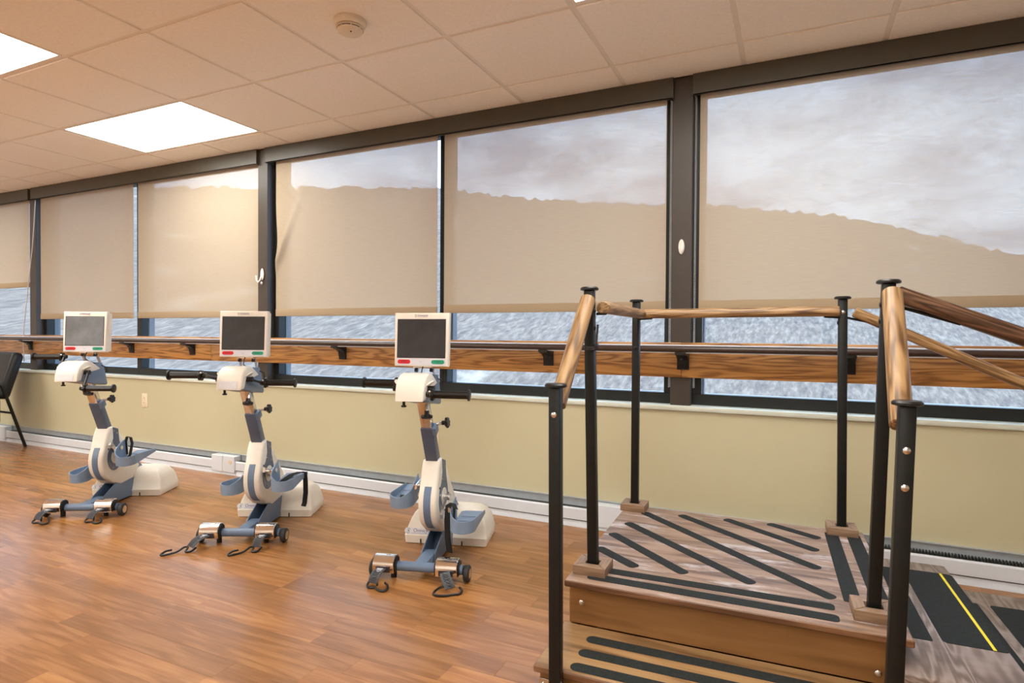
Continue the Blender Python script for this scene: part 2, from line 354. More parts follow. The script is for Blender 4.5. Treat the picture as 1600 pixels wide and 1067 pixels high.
# smoke detector
t_ = thing('smoke_detector', 'round off-white smoke detector with slotted rim on the ceiling', 'smoke detector', (-1.77, 2.086, ZC))
b = bm_(); lathe(b, [(.070, 0), (.071, -.006), (.064, -.026), (.060, -.029)], 36); obj('base', b, 'detector', t_)
b = bm_(); lathe(b, [(.052, -.027), (.052, -.045)], 32); obj('slot', b, 'heater_dark', t_, 'dark vent slot')
b = bm_(); lathe(b, [(.0585, -.032), (.058, -.036), (.053, -.0365), (.053, -.0325)], 36); obj('vent_ring', b, 'detector', t_)
b = bm_(); lathe(b, [(.055, -.041), (.053, -.046), (.044, -.053), (.025, -.057), (.0, -.058)][:4]+[(.002, -.058)], 36); obj('cap', b, 'detector', t_)
for k in range(8):
    a = k*PI/4; b = bm_(); cyl(b, (.055*math.cos(a), .055*math.sin(a), -.028), (.055*math.cos(a), .055*math.sin(a), -.044), .003, n=6); obj('rib', b, 'detector', t_)
b = bm_(); ball(b, (.02, -.018, -.056), .004, n=8); obj('indicator', b, 'ink_dark', t_)

# ------------------------------------------------------------------ window wall
MUL = [(-9.62, -9.58), (-6.68, -6.572), (-3.645, -3.546), (-.596, -.49), (2.46, 2.56)]
for k, (a, c_) in enumerate(MUL[1:]):
    b = bm_(); box(b, a, c_, 3.27, 3.46, .702, 2.44, .003, 1); struct(obj('trim_%d' % (k+2), b, 'bronze'))
b = bm_(); box(b, X0, X1, 3.235, 3.40, .678, .703, .003, 2); o = obj('window_sill', b, 'sill_white'); tag(o, 'pale painted sill running under the windows', 'window sill'); struct(o)
b = bm_(); box(b, X0, X1, 3.40, 3.62, .60, .742, .004, 1); o = obj('outside_ledge', b, 'exterior_ledge'); tag(o, 'bright ledge outside below the window glass', 'ledge'); struct(o)
MID = {1: -8.13, 2: -5.135, 3: -2.057, 4: .985}
wn = 0
def window(n, xa, xb, fl, fr_):
    wroot = bpy.data.objects.new('window_%d' % n, None); C.objects.link(wroot); wroot.location = ((xa+xb)/2, 3.37, .703); struct(wroot)
    hx = (xb-xa)/2
    for nm, q in (('sill_rail', (-hx, hx, -.035, .03, 0, .058)), ('head_rail', (-hx, hx, -.035, .03, 1.65, 1.70)), ('jamb', (-hx, -hx+fl, -.035, .03, .058, 1.65)), ('jamb', (hx-fr_, hx, -.035, .03, .058, 1.65))):
        b = bm_(); box(b, *q, .002, 1); obj(nm, b, 'frame_black', wroot)
    for s, f in ((-1, fl), (1, fr_)):
        b = bm_(); w_ = min(f+.004, .05); xa_, xb_ = sorted((s*hx, s*(hx-w_))); box(b, xa_, xb_, .032, .085, .04, 1.68, .002, 1); obj('outer_jamb', b, 'frame_alu', wroot, 'grey-blue outer jamb')
    b = bm_(); box(b, -hx+fl-.01, hx-fr_+.01, -.003, .003, .05, 1.66); obj('pane', b, 'glass', wroot, 'clear window pane', smooth=False)
for k in range(4):
    a, c_ = MUL[k][1], MUL[k+1][0]; mc = MID[k+1]
    for xa, xb, fl, fr_ in ((a, mc, .046, .028), (mc, c_, .028, .046)):
        wn += 1; window(wn, xa, xb, fl, fr_)
b = bm_(); box(b, 2.56, X1, 3.30, 3.45, .703, 2.44); struct(obj('wall_back_end', b, 'cream_wall'))
# shades
def shade(xa, xb, hem, label, crumple=0, chain=None):
    w_ = xb-xa; top = 2.405
    t_ = thing('roller_shade', label, 'window shade', ((xa+xb)/2, 3.288, hem), 0, 'tan roller shades on the windows')
    b = bm_(); nx, nzz = (110, 130) if crumple else (6, 6)
    gr = []
    for j in range(nzz+1):
        z_ = .05+(top-hem-.05)*j/nzz; line = []
        for i in range(nx+1):
            u_ = i/nx; xx = -w_/2+w_*u_; yy = 0
            if crumple:
                d_ = u_*w_; e_ = math.exp(-(d_/.10)**2)*math.exp(-((z_-.55)/.16)**2)
                xx += .042*e_; yy += -.028*e_
                # slanting crease running up from the buckled edge
                zc = .40+1.9*d_; cz = math.exp(-((z_-zc)/.07)**2)*math.exp(-(d_/.24)**2); yy -= .013*cz
                zc2 = .93-.9*(d_-.12); yy += .012*math.exp(-((z_-zc2)/.04)**2)*math.exp(-((d_-.18)/.12)**2)
            line.append(b.verts.new((xx, yy, z_)))
        gr.append(line)
    for j in range(nzz):
        for i in range(nx): b.faces.new((gr[j][i], gr[j][i+1], gr[j+1][i+1], gr[j+1][i]))
    me = mesh('cloth', b, 'shade_cloth')
    obj('cloth', me, 'shade_cloth', t_)
    b = bm_(); box(b, -w_/2, w_/2, -.005, .005, 0, .052, .003, 2); obj('hem_bar', b, 'shade_hem', t_, 'tan hem bar')
    b = bm_(); cyl(b, (-w_/2, .012, top-hem), (w_/2, .012, top-hem), .022, n=16); obj('roller', b, 'shade_hem', t_)
    if chain:
        cx, y_, z0, z1 = chain; b = bm_(); n = int((z1-z0)/.0075)
        for s in (0, 1):
            for k in range(n): ball(b, (cx-(xa+xb)/2+.004*s, y_-3.288+.012*s, z0-hem+k*.0075), .0026, n=4)
        obj('bead_chain', b, 'chain', t_, 'pale bead chain')['kind'] = 'stuff'
    return t_
shade(-8.13, -6.72, 1.50, 'tan roller shade pulled less far down, cut by left edge of picture')
shade(-6.53, -5.135, 1.19, 'tan roller shade behind the leftmost exercise bike screen')
shade(-5.075, -3.662, 1.19, 'tan roller shade just left of the dark mullion with hook, behind middle bike')
shade(-3.479, -2.075, 1.197, 'tan roller shade with a buckled crumpled left edge', 1)
shade(-2.025, -.628, 1.207, 'tan roller shade between slim white gap and dark mullion, above the nearest bike', chain=(-.603, 3.262, .80, 2.33))
shade(-.456, .93, 1.207, 'large tan roller shade at right behind the training stairs', chain=(-.478, 3.275, .80, 2.34))
shade(1.01, 2.42, 1.207, 'tan roller shade beyond the right edge of the picture')
for k, (xa, xb, lb) in enumerate(((-9.58, -6.66, 'dark bronze shade valance at the far left edge'), (-6.61, -3.635, 'dark bronze shade valance over the two left shades'),
                                  (-3.545, -.592, 'dark bronze shade valance over the crumpled shade and its neighbour'), (-.486, 2.46, 'dark bronze shade valance at right over the large shade'))):
    t_ = thing('shade_valance', lb, 'valance', ((xa+xb)/2, 3.25, 2.33), 0, 'dark valances along the ceiling'); hx = (xb-xa)/2
    b = bm_(); box(b, -hx, hx, -.006, -.002, 0, .109); box(b, -hx, hx, -.006, .012, 0, .004); obj('fascia', b, 'valance_bronze', t_)
    for s in (-1, 1):
        b = bm_(); box(b, s*hx-.003, s*hx+.003, -.007, .075, .0, .109); obj('end_cap', b, 'valance_bronze', t_)
# pull cord at the far left mullion
b = bm_(); tube(b, [(-6.565, 3.262, 2.32), (-6.60, 3.255, 1.9), (-6.66, 3.245, 1.5), (-6.715, 3.236, 1.12), (-6.72, 3.232, .98), (-6.715, 3.235, .78)], .004, 6)
tag(obj('pull_cord', b, 'chain'), 'thin pale cord hanging slantwise at the far left mullion', 'cord')
# hooks on mullions
t_ = thing('oval_hook', 'white oval hook stuck on the dark mullion between the right shades', 'hook', (-.543, 3.27, 1.545))
b = bm_(); ball(b, (0, -.006, 0), .040, .40, .16, 1, 20); obj('plate', b, 'hook_white', t_)
b = bm_(); ball(b, (.004, -.013, -.01), .022, .4, .25, 1, 12); obj('prong', b, 'hook_white', t_)
t_ = thing('cord_hook', 'small white hook with curved prong on mullion above middle bike', 'hook', (-3.60, 3.27, 1.50))
b = bm_(); ball(b, (.006, -.006, .01), .045, .38, .15, 1, 16); obj('plate', b, 'hook_white', t_)
b = bm_(); tube(b, [(0, -.008, .0), (-.002, -.02, -.035), (-.010, -.03, -.05), (-.022, -.032, -.035), (-.03, -.03, .0)], .006, 8); obj('prong', b, 'hook_white', t_)
b = bm_(); ball(b, (.004, -.01, -.055), .010, 1, .8, 1, 10); obj('tip', b, 'hook_white', t_)
# ------------------------------------------------------------------ wall handrail
t_ = thing('wall_handrail', 'long oak backboard with dark rail on black brackets across the windows', 'handrail', (0, 3.25, 0))
BX = [-9.55, -7.7, -4.13, -.535, 3.3]
for k in range(4):
    b = bm_(); L = BX[k+1]-BX[k]; box(b, .0006, L-.0006, 0, .019, -.091, .094, .003, 2); obj('backboard', b, 'oak_board', t_, mtx=Matrix.Translation((BX[k], -.0005, .944)))
b = bm_(); prism(b, [(-.088, .984), (-.088, 1.0265), (-.060, 1.0265), (-.060, .984)], 'X', -9.55, 3.3, .003, 2); obj('retainer_highlight', b, 'heater_white', t_, 'pale rail edge painted as highlight')  # pale strip behind the rail; its white colour paints the highlight lines
b = bm_(); cyl(b, (-9.55, -.088, 1.005), (3.3, -.088, 1.005), .0165, n=20); obj('grip_rail', b, 'brown_vinyl', t_, 'dark brown rail')
k = 0
while .236-.762*k > -9.5:
    x = .236-.762*k; k += 1
    b = bm_(); box(b, x-.031, x+.031, -.008, 0, .895, .985, .002, 1)
    prism(b, [(-.008, .90), (-.014, .915), (-.02, .945), (-.05, .965), (-.094, .975), (-.094, .988), (-.008, .988)], 'X', x-.029, x+.029, .004, 2)
    br = obj('bracket', b, 'black_plastic', t_)
    b = bm_(); cyl(b, (x-.006, -.034, .952), (x-.006, -.026, .950), .007, n=10); obj('screw', b, 'rubber', br)
# ------------------------------------------------------------------ baseboard heater
def heater(xa, xb, label, cover=None, fins=False):
    t_ = thing('baseboard_heater', label, 'heater', ((xa+xb)/2, YW, 0), 0, 'white baseboard heater sections'); hx = (xb-xa)/2
    b = bm_(); box(b, -hx, hx, -.012, -.001, 0, .150); prism(b, [(-.012, .150), (-.012, .145), (-.022, .147), (-.022, .151)], 'X', -hx, hx); obj('back_plate', b, 'heater_grey', t_)
    b = bm_(); box(b, -hx, hx, -.058, -.012, .02, .104); obj('element', b, 'heater_dark', t_, 'dark heating element')
    b = bm_(); prism(b, [(-.070, .042), (-.070, .100), (-.064, .1085), (-.060, .1075), (-.064, .098), (-.064, .042)], 'X', -hx, hx); obj('front_cover', b, 'heater_white', t_)
    b = bm_(); prism(b, [(-.068, 0), (-.066, .010), (-.058, .034), (-.054, .034), (-.058, .0)], 'X', -hx, hx); obj('kick_plate', b, 'heater_white', t_)
    if fins:
        b = bm_(); n = int(2*hx/.012)
        for k in range(n): box(b, -hx+.012*k, -hx+.012*k+.005, -.062, -.020, .104, .118)
        obj('fin_row', b, 'heater_dark', t_, 'row of dark fins', smooth=False)['kind'] = 'stuff'
    for (ca, cb, knob) in (cover or []):
        b = bm_(); box(b, ca-(xa+xb)/2, cb-(xa+xb)/2, -.075, -.013, .018, .142, .003, 1); cv = obj('joint_cover', b, 'heater_white', t_)
        if knob:
            b = bm_(); xx = (ca+cb)/2-(xa+xb)/2+.02; cyl(b, (xx, -.079, .10), (xx, -.075, .10), .016, n=16); kn = obj('knob', b, 'plastic_ivory', cv)
heater(-9.55, -6.92, 'white baseboard heater section behind the black chair', [(-7.25, -6.93, True)])
heater(-6.915, -3.78, 'white baseboard heater section behind the leftmost bike', [(-4.03, -3.91, False), (-3.905, -3.785, True)])
heater(-3.775, -.80, 'white baseboard heater section behind the nearest bike', [(-.98, -.81, False)])
heater(-.795, 2.4, 'white baseboard heater with dark fins, at right behind the stairs', None, True)
# outlets
for x, z, lb in ((-4.93, .50, 'ivory wall outlet between left and middle bikes'), (-2.07, .40, 'ivory wall outlet mostly hidden behind the nearest bike')):
    t_ = thing('wall_outlet', lb, 'outlet', (x, YW, z)); b = bm_(); box(b, -.035, .035, -.006, 0, -.058, .058, .003, 2); obj('plate', b, 'plastic_ivory', t_)
    for s in (-1, 1):
        b = bm_(); cyl(b, (0, -.008, s*.020), (0, -.005, s*.020), .0165, n=16); rc = obj('receptacle', b, 'plastic_ivory', t_)
        for q in (-.006, .006):
            b = bm_(); box(b, q-.0012, q+.0012, -.0086, -.0078, s*.020-.004, s*.020+.005); obj('slot', b, 'ink_dark', rc, smooth=False)

# ------------------------------------------------------------------ outside: wooded hill
def ridge(px):
    P_ = [(-4000, 330), (-1500, 300), (0, 292), (300, 294), (560, 293), (700, 297), (830, 312), (960, 318), (1105, 320), (1300, 336), (1450, 366), (1600, 403), (1900, 450), (2600, 470), (6000, 480)]
    for (a, va), (c_, vc) in zip(P_, P_[1:]):
        if a <= px <= c_: return va+(vc-va)*(px-a)/(c_-a)
    return 480
b = bm_(); NA, NR = 420, 26; grid = []
for i in range(NA+1):
    th = R(-78)+R(156)*i/NA          # azimuth from the wall normal
    d = Vector((math.sin(th), math.cos(th), 0)); dep = d.dot(Vector((fw.x, fw.y, 0)).normalized())
    px = 800+F_PX*d.dot(r0)/dep if dep > .12 else (-4000 if d.dot(r0) < 0 else 6000)
    el = (ridge(px)-521-(.006*(px-800) if abs(px-800) < 1200 else 0))/F_PX*(dep if dep > .12 else .12)
    col = []
    rn = random.Random(i)
    for j in range(NR+1):
        t = j/NR; rad = 120+480*t
        z = -38+(-el*600+38+H)*(t**.9)
        if j == NR: z += rn.uniform(-2.2, 2.2)
        elif j: z += rn.uniform(-.3, .3)
        col.append(b.verts.new((d.x*rad, d.y*rad, z)))
    grid.append(col)
for i in range(NA):
    for j in range(NR): b.faces.new((grid[i][j], grid[i+1][j], grid[i+1][j+1], grid[i][j+1]))
o = tag(obj('hillside', b, 'bare_woods', smooth=True), 'grey-blue leafless wooded hill seen outside the windows', 'hill'); o['kind'] = 'structure'
b = bm_(); box(b, -900, 900, 3.6, 160, -40, -38); o = tag(obj('valley_ground', b, 'bare_woods'), 'grey valley ground outside below the hill', 'ground'); o['kind'] = 'structure'

# ------------------------------------------------------------------ training stairs (local frame: u right, v back)
ST = thing('training_stairs', 'wooden therapy stairs with black grip strips, black posts and oak handrails', 'training stairs', (-.645, 1.779, 0), R(2))
PZ, PW, PD = .305, .933, .905
def sbox(name, mat, *q, bev=.003, parent=ST, label=None, seg=1):
    b = bm_(); box(b, *q, bev, seg); return obj(name, b, mat, parent, label)
sbox('platform_deck', 'worn_deck', 0, PW, 0, PD, PZ-.019, PZ, label='worn scuffed platform deck')
sbox('deck_edge', 'edge_wood', -.001, PW+.001, -.006, .0, PZ-.020, PZ-.0005, label='dark front edge of the deck')
sbox('riser', 'stained_riser', .004, PW-.03, .035, .053, .155, PZ-.02, label='amber stained riser board')
sbox('side_panel', 'stained_riser', .004, .022, .053, PD-.02, .012, PZ-.02)
sbox('side_panel', 'stained_riser', PW-.048, PW-.03, .053, PD-.02, .012, PZ-.02)
sbox('back_panel', 'stained_riser', .022, PW-.048, PD-.038, PD-.02, .012, PZ-.02)
# lower step facing the viewer
sbox('tread', 'amber_tread', -.012, PW-.01, -.236, .034, .136, .155, label='amber lower tread')
sbox('tread_edge', 'edge_wood', -.013, PW-.009, -.242, -.2362, .134, .1535, label='chipped dark front edge')
sbox('riser', 'stained_riser', 0, PW-.02, -.225, -.207, .0, .136)
sbox('side_panel', 'stained_riser', 0, .018, -.207, .034, 0, .136)
sbox('side_panel', 'stained_riser', PW-.038, PW-.02, -.207, .034, 0, .136)
for u, v, z in ((.045, .0345, .225), (.86, .0345, .185)):
    b = bm_(); ball(b, (u, v, z), .0095, 1, .5, 1, 14); obj('bolt', b, 'steel_bolt', ST, 'steel carriage bolt')
# flight going down to the right
def rstep(u0, u1, z, mat):
    sbox('tread', mat, u0, u1, -.03, .87, z-.026, z, bev=.008, seg=2, label='grey worn tread')
    sbox('riser', 'stained_riser', u1-.05, u1-.032, -.01, .86, 0, z-.026)
    sbox('side_panel', 'stained_riser', u0, u1-.05, -.012, .006, 0, z-.026)
    sbox('side_panel', 'stained_riser', u0, u1-.05, .842, .86, 0, z-.026)
rstep(.905, 1.193, .228, 'grey_tread'); rstep(1.16, 1.46, .150, 'grey_tread'); rstep(1.43, 1.73, .075, 'grey_tread')
def rounded_strip(p, q, w_, r_, z, t=.0012, name='grip_strip', mat='grip'):
    """flat strip from p to q with rounded corners, thickness t"""
    p, q = Vector(p), Vector(q); d = q-p; L = d.length; ang = math.atan2(d.y, d.x); pts = []
    for cx, cy, a0 in ((L-r_, w_/2-r_, 0), (r_, w_/2-r_, 90), (r_, -w_/2+r_, 180), (L-r_, -w_/2+r_, 270)):
        for k in range(5): a = R(a0+22.5*k); pts.append((cx+r_*math.cos(a), cy+r_*math.sin(a)))
    b = bm_(); prism(b, pts, 'Z', 0, t)
    return obj(name, b, mat, ST, mtx=Matrix.Translation((p.x, p.y, z)) @ Matrix.Rotation(ang, 4, 'Z'), smooth=False)
E_ = .018
for p, q in (([.029, .313], [.177, .196]), ([.038, .484], [.335, .207]), ([.065, .638], [.539, .212]), ([.100, .810], [.76, .196]), ([.252, .837], [.738, .43]), ([.433, .857], [.745, .612]), ([.6, .866], [.761, .761])):
    p, q = Vector(p), Vector(q); d = (q-p).normalized()*.012
    rounded_strip(p-d, q+d, .042, .016, PZ)
rounded_strip((.06, .122), (.765, .124), .044, .014, PZ); rounded_strip((.06, .055), (.77, .050), .046, .014, PZ)
rounded_strip((.817, .845), (.817, .180), .047, .008, PZ); rounded_strip((.892, .855), (.892, .180), .047, .008, PZ)
for v in (-.045, -.128, -.207): rounded_strip((.085, v), (.80, v), .042, .020, .155)
rounded_strip((.990, .765), (.990, .192), .050, .006, .228)
rounded_strip((1.115, .772), (1.115, .197), .152, .014, .228)
rounded_strip((1.157, .770), (1.157, .198), .008, .001, .2292, .0006, 'yellow_line', 'tape_yellow')['label'] = 'yellow tape line'
rounded_strip((1.235, .745), (1.235, .19), .050, .006, .150); rounded_strip((1.37, .745), (1.37, .19), .152, .014, .150)
rounded_strip((1.49, .745), (1.49, .19), .050, .006, .075); rounded_strip((1.63, .745), (1.63, .19), .152, .014, .075)
def post(u, v, z0, z1, capr=.030, w_=.032, bolts=(), block=None, lean=(0, 0)):
    sh = Matrix.Identity(4); k_ = (lean[1]-lean[0])/(z1-z0); sh[0][2] = k_; sh[0][3] = lean[0]-k_*z0
    def pobj(name, b, mat, parent=None, label=None, mtx=None):
        if name != 'foot_cleat': bmesh.ops.transform(b, matrix=sh, verts=b.verts)
        return obj(name, b, mat, parent, label, mtx)
    b = bm_(); h = w_/2; box(b, u-h, u+h, v-h, v+h, z0, z1, .003, 2); po = pobj('post', b, 'black_metal', ST)
    b = bm_(); prof = [(capr*.85, z1), (capr, z1+.002), (capr, z1+.007), (capr*.86, z1+.011), (.004, z1+.0115)]
    lathe(b, prof, 28, Matrix.Translation((u, v, 0))); pobj('cap', b, 'black_plastic', po, 'round black cap')
    for (du, dv, z, m_) in bolts:
        b = bm_(); ball(b, (u+du*h, v+dv*h, z), .0085, .5 if du else 1, .5 if dv else 1, 1, 12); pobj('bolt', b, m_, po)
    if block:
        bw, bh = block
        # four mitred cleats round the foot of the post
        for k in range(4):
            b = bm_(); i_, o_ = h+.006, bw/2
            prism(b, [(-o_+.001, -o_), (o_-.001, -o_), (i_-.001, -i_), (-i_+.001, -i_)], 'Z', PZ, PZ+bh, .0015, 1)
            pobj('foot_cleat', b, 'block_wood', po, mtx=Matrix.Translation((u+lean[0], v, 0)) @ Matrix.Rotation(k*PI/2, 4, 'Z'))
    return po
BZ = 1.222
FL = (.053, .105); BL = (.045, .857); BR = (.853, .870); FR = (.846, .112)
post(*FL, PZ, BZ, lean=(.010, -.010), block=(.106, .030), bolts=((1, 0, 1.155, 'black_plastic'), (1, 0, 1.10, 'black_plastic')))
post(*BL, PZ, BZ, block=(.106, .030), bolts=((1, 0, 1.155, 'black_plastic'), (0, -1, 1.02, 'black_plastic')))
post(*BR, PZ, BZ, lean=(.002, -.004), block=(.106, .030), bolts=((-1, 0, 1.13, 'black_plastic'), (0, -1, 1.17, 'steel_bolt')))
post(*FR, PZ, BZ, lean=(.012, .037), block=(.106, .030), bolts=((-1, 0, 1.165, 'black_plastic'), (-1, 0, 1.12, 'black_plastic')))
NL = (.055, -.262); NR_ = (.86, -.280)
pl_ = post(*NL, 0, .935, lean=(.007, 0), bolts=((0, -1, .862, 'steel_bolt'),)); pr_ = post(*NR_, 0, .930, lean=(-.026, -.001), bolts=((0, -1, .835, 'steel_bolt'), (0, -1, .755, 'steel_bolt')))
for (u, v), s in ((NL, -1), (NL, 1)):
    b = bm_(); box(b, u+s*.032-.016, u+s*.032+.016, -.248, -.2425, .07, .125, .001, 1)
    for q in (.085, .112): ball(b, (u+s*.036, -.2485, q), .004, n=6)
    obj('hinge', b, 'steel_bolt', ST, 'steel hinge plate')
def rail(p, q, r=.0235, mat='oak_rail', label=None, flat=True):
    p, q = Vector(p), Vector(q); L = (q-p).length; b = bm_()
    prof = [(r*math.cos(2*PI*k/24), r*.98*math.sin(2*PI*k/24)) for k in range(24)]
    prof = [(x, max(z, -r*.78)) for x, z in prof]
    prism(b, prof, 'X', 0, L, .003, 1)
    return obj('handrail', b, mat, ST, label, along(p, q))
# sloping rail at left, front
rail((FL[0]-.004, FL[1]-.038, 1.192), (NL[0]-.010, NL[1]+.040, .880), .0245, label='sloping oak rail at left')
rail((FL[0]+.030, FL[1]+.02, 1.166), (BL[0]+.03, BL[1]-.02, 1.166), .0225, 'oak_rail', 'short level oak rail at left')
rail((BL[0]+.018, BL[1]-.036, 1.166), (BR[0]-.018, BR[1]-.036, 1.172), .0225, label='level oak rail along the back')
rail((FR[0]+.040, FR[1]-.036, 1.196), (NR_[0]-.004, NR_[1]+.036, .880), .0245, label='sloping oak rail at right, nearest')
rail((FR[0]+.055, FR[1]-.002, 1.192), (FR[0]+1.01, FR[1]-.002, .795), .0255, 'dark_oak_rail', 'dark sloping rail going down to the right')
rail((BR[0]+.034, BR[1]-.01, 1.170), (BR[0]+1.03, BR[1]-.01, .68), .0225, label='far sloping oak rail going down to the right')
post(FR[0]+1.03, FR[1]-.002, .0, .80); post(BR[0]+1.045, BR[1]-.01, 0, .70)
# rail brackets
for p, q in (((FL[0]+.012, FL[1]+.015, 1.146), (FL[0]+.03, FL[1]+.06, 1.148)), ((BL[0]+.016, BL[1]-.02, 1.146), (BL[0]+.075, BL[1]-.036, 1.149)), ((BR[0]+.008, BR[1]-.01, 1.150), (BR[0]+.10, BR[1]-.01, 1.128)), ((FR[0]+.045, FR[1], 1.165), (FR[0]+.20, FR[1]-.002, 1.112)), ((BR[0]-.016, BR[1]-.02, 1.150), (BR[0]-.07, BR[1]-.036, 1.153))):
    b = bm_(); tube(b, [p, q], .0045, 6); obj('rail_bracket', b, 'black_metal', ST)
b = bm_()
for dz in (0, .006): tube(b, [(FL[0]+.019*math.cos(a), FL[1]+.019*math.sin(a), 1.035+dz+.006*math.sin(a)) for a in [k*PI/8 for k in range(16)]], .0045, 6, True)
tube(b, [(FL[0]+.018, FL[1]-.018, 1.04), (FL[0]+.019, FL[1]-.012, 1.07), (FL[0]+.019, FL[1], 1.11)], .004, 6)
obj('tie_cord', b, 'rubber', ST, 'black cord tied round the post')

# ------------------------------------------------------------------ exercise bikes (local: X right, Y away from user, Z up)
def knob(b, p, d, r, n=7):
    p, d = Vector(p), Vector(d).normalized(); q = d.to_track_quat('Z', 'Y').to_matrix().to_4x4(); Mx = Matrix.Translation(p) @ q
    pts = []
    for k in range(n*4): a = 2*PI*k/(n*4); rad = r*(1 if k % 4 in (0, 1) else .84); pts.append((rad*math.cos(a), rad*math.sin(a)))
    n0 = len(b.verts); b.verts.ensure_lookup_table(); old = set(b.verts)
    prism(b, pts, 'Z', 0, r*.55, r*.12, 1)
    cyl(b, (0, 0, -r*.7), (0, 0, .001), r*.42, n=10)
    bmesh.ops.transform(b, matrix=Mx, verts=[v for v in b.verts if v not in old])
def pedal(root, side, oy, oz, tilt, strap):
    """side +1 right, -1 left; heel bottom at (oy, oz)"""
    x0 = .107
    Mp = Matrix.Translation((side*x0, oy+.11, oz+.072)) @ Matrix.Rotation(R(tilt), 4, 'X') @ Matrix.Translation((0, -.11, -.072)) @ Matrix.Diagonal((side, 1, 1, 1))
    W, L = .116, .285; r_ = W/2
    path = []
    for k in range(7): path.append((0, .165-(.165-r_)*k/6))
    for k in range(1, 16): a = PI+PI*k/16; path.append((r_+r_*math.cos(a), r_+r_*math.sin(a)))
    for k in range(9): path.append((W, r_+(L-r_)*k/8))
    hs = []
    n = len(path)
    for i, (px, py) in enumerate(path):
        if i <= 6: h = .118-.03*(i/6)**2 if i else .06
        elif i < 22: h = .088-.036*min(1, (i-6)/7)
        else: h = .052-.040*((i-22)/8)**1.1
        hs.append(max(h, .012))
    b = bm_(); th = .0045
    # sole
    sole = [(th, L-.02)]+[(min(max(p[0], th), W-th), max(p[1], th)) for p in path[6:]]
    sole = [(0.002, .27), (.002, r_)]+[(r_+(r_-.002)*math.cos(PI+PI*k/12), r_+(r_-.002)*math.sin(PI+PI*k/12)) for k in range(1, 12)]+[(W-.002, r_), (W-.002, L-.012), (W-.02, L), (.02, L-.004)]
    prism(b, sole, 'Z', 0, .006)
    me = mesh('sole', b, 'pedal_blue'); me.transform(Mp)
    if side < 0: me.flip_normals()
    so = obj('sole', me, 'pedal_blue', root)
    b = bm_(); A, B2, A2, B1 = [], [], [], []
    for i, (px, py) in enumerate(path):
        a = Vector(path[max(i-1, 0)]); c_ = Vector(path[min(i+1, n-1)]); d = (c_-a).normalized(); nr = Vector((-d.y, d.x))   # inward (left of path)
        p_in = Vector((px, py))+nr*th
        A.append(b.verts.new((px, py, -.004))); B1.append(b.verts.new((px, py, hs[i]))); A2.append(b.verts.new((p_in.x, p_in.y, -.004))); B2.append(b.verts.new((p_in.x, p_in.y, hs[i])))
    for i in range(n-1):
        b.faces.new((A[i], A[i+1], B1[i+1], B1[i])); b.faces.new((A2[i+1], A2[i], B2[i], B2[i+1])); b.faces.new((B1[i], B1[i+1], B2[i+1], B2[i])); b.faces.new((A[i+1], A[i], A2[i], A2[i+1]))
    b.faces.new((A[0], B1[0], B2[0], A2[0])); b.faces.new((A[-1], A2[-1], B2[-1], B1[-1]))
    me = mesh('pedal_wall', b, 'pedal_blue'); me.transform(Mp)
    if side < 0: me.flip_normals()
    po = obj('pedal', me, 'pedal_blue', root, 'blue-grey foot cup'); so.parent = po
    for k in range(3):
        b = bm_(); box(b, .014, W-.014, .075+.06*k, .115+.06*k, .005, .0095, .002, 1); me = mesh('sole_rib', b, 'pedal_blue'); me.transform(Mp); obj('sole_rib', me, 'pedal_blue', po)
    for q in ((.03, .10), (.09, .10)):
        b = bm_(); cyl(b, (q[0], q[1], -.011), (q[0], q[1], 0), .004, n=8); me = mesh('rubber_foot', b, 'black_plastic'); me.transform(Mp); obj('rubber_foot', me, 'black_plastic', po)
    b = bm_(); cyl(b, (.0045, .10, .08), (.012, .10, .08), .012, n=14); me = mesh('axle_nut', b, 'satin_steel'); me.transform(Mp); obj('axle_nut', me, 'satin_steel', po)
    # chrome clamp between crank and pedal plate
    b = bm_(); box(b, -.012, 0, .06, .15, .07, .095, .002, 1); me = mesh('clamp', b, 'chrome'); me.transform(Mp); obj('clamp', me, 'chrome', po, 'chrome clamp')
    def band(pts, w_, nm='strap', ax=None):
        b = bm_(); P_ = [Vector(p) for p in pts]; pr = None; t2 = .0022
        ws = Vector((0, 1, 0)) if abs((P_[-1]-P_[0]).normalized().y) < .7 else Vector((1, 0, 0))
        if ax: ws = Vector(ax)
        rows_ = []
        for i, p in enumerate(P_):
            d = (P_[min(i+1, len(P_)-1)]-P_[max(i-1, 0)]).normalized(); nn = d.cross(ws).normalized()
            rows_.append([b.verts.new(p+ws*w_/2+nn*t2), b.verts.new(p-ws*w_/2+nn*t2), b.verts.new(p-ws*w_/2-nn*t2), b.verts.new(p+ws*w_/2-nn*t2)])
        for i in range(len(rows_)-1):
            for k in range(4): b.faces.new((rows_[i][k], rows_[i][(k+1) % 4], rows_[i+1][(k+1) % 4], rows_[i+1][k]))
        b.faces.new(rows_[0]); b.faces.new(rows_[-1][::-1])
        me = mesh(nm, b, 'velcro'); me.transform(Mp); obj(nm, me, 'velcro', po, 'black foot strap')
    if strap == 'lie':
        band([(.03, .05, .012), (.045, .12, .022), (.06, .19, .026), (.085, .24, .022), (.10, .26, .016)], .03)
        band([(W+.003, .225, .03), (W+.006, .225, -.02), (W+.004, .228, -.09), (W-.002, .22, -.15), (W-.006, .21, -.165)], .030, ax=(.93, -.36, 0))
    elif strap == 'loop':
        band([(.006, .155, .02), (.006, .155, .10), (.02, .15, .135), (.040, .15, .13), (.052, .14, .095), (.046, .12, .03), (.04, .10, .012)], .016)
    elif strap == 'side':
        band([(.03, .035, .10), (.012, .06, .115), (-.012, .07, .10), (-.02, .075, .03), (-.02, .08, -.06), (-.012, .085, -.125)], .032, ax=(.9, -.43, 0))
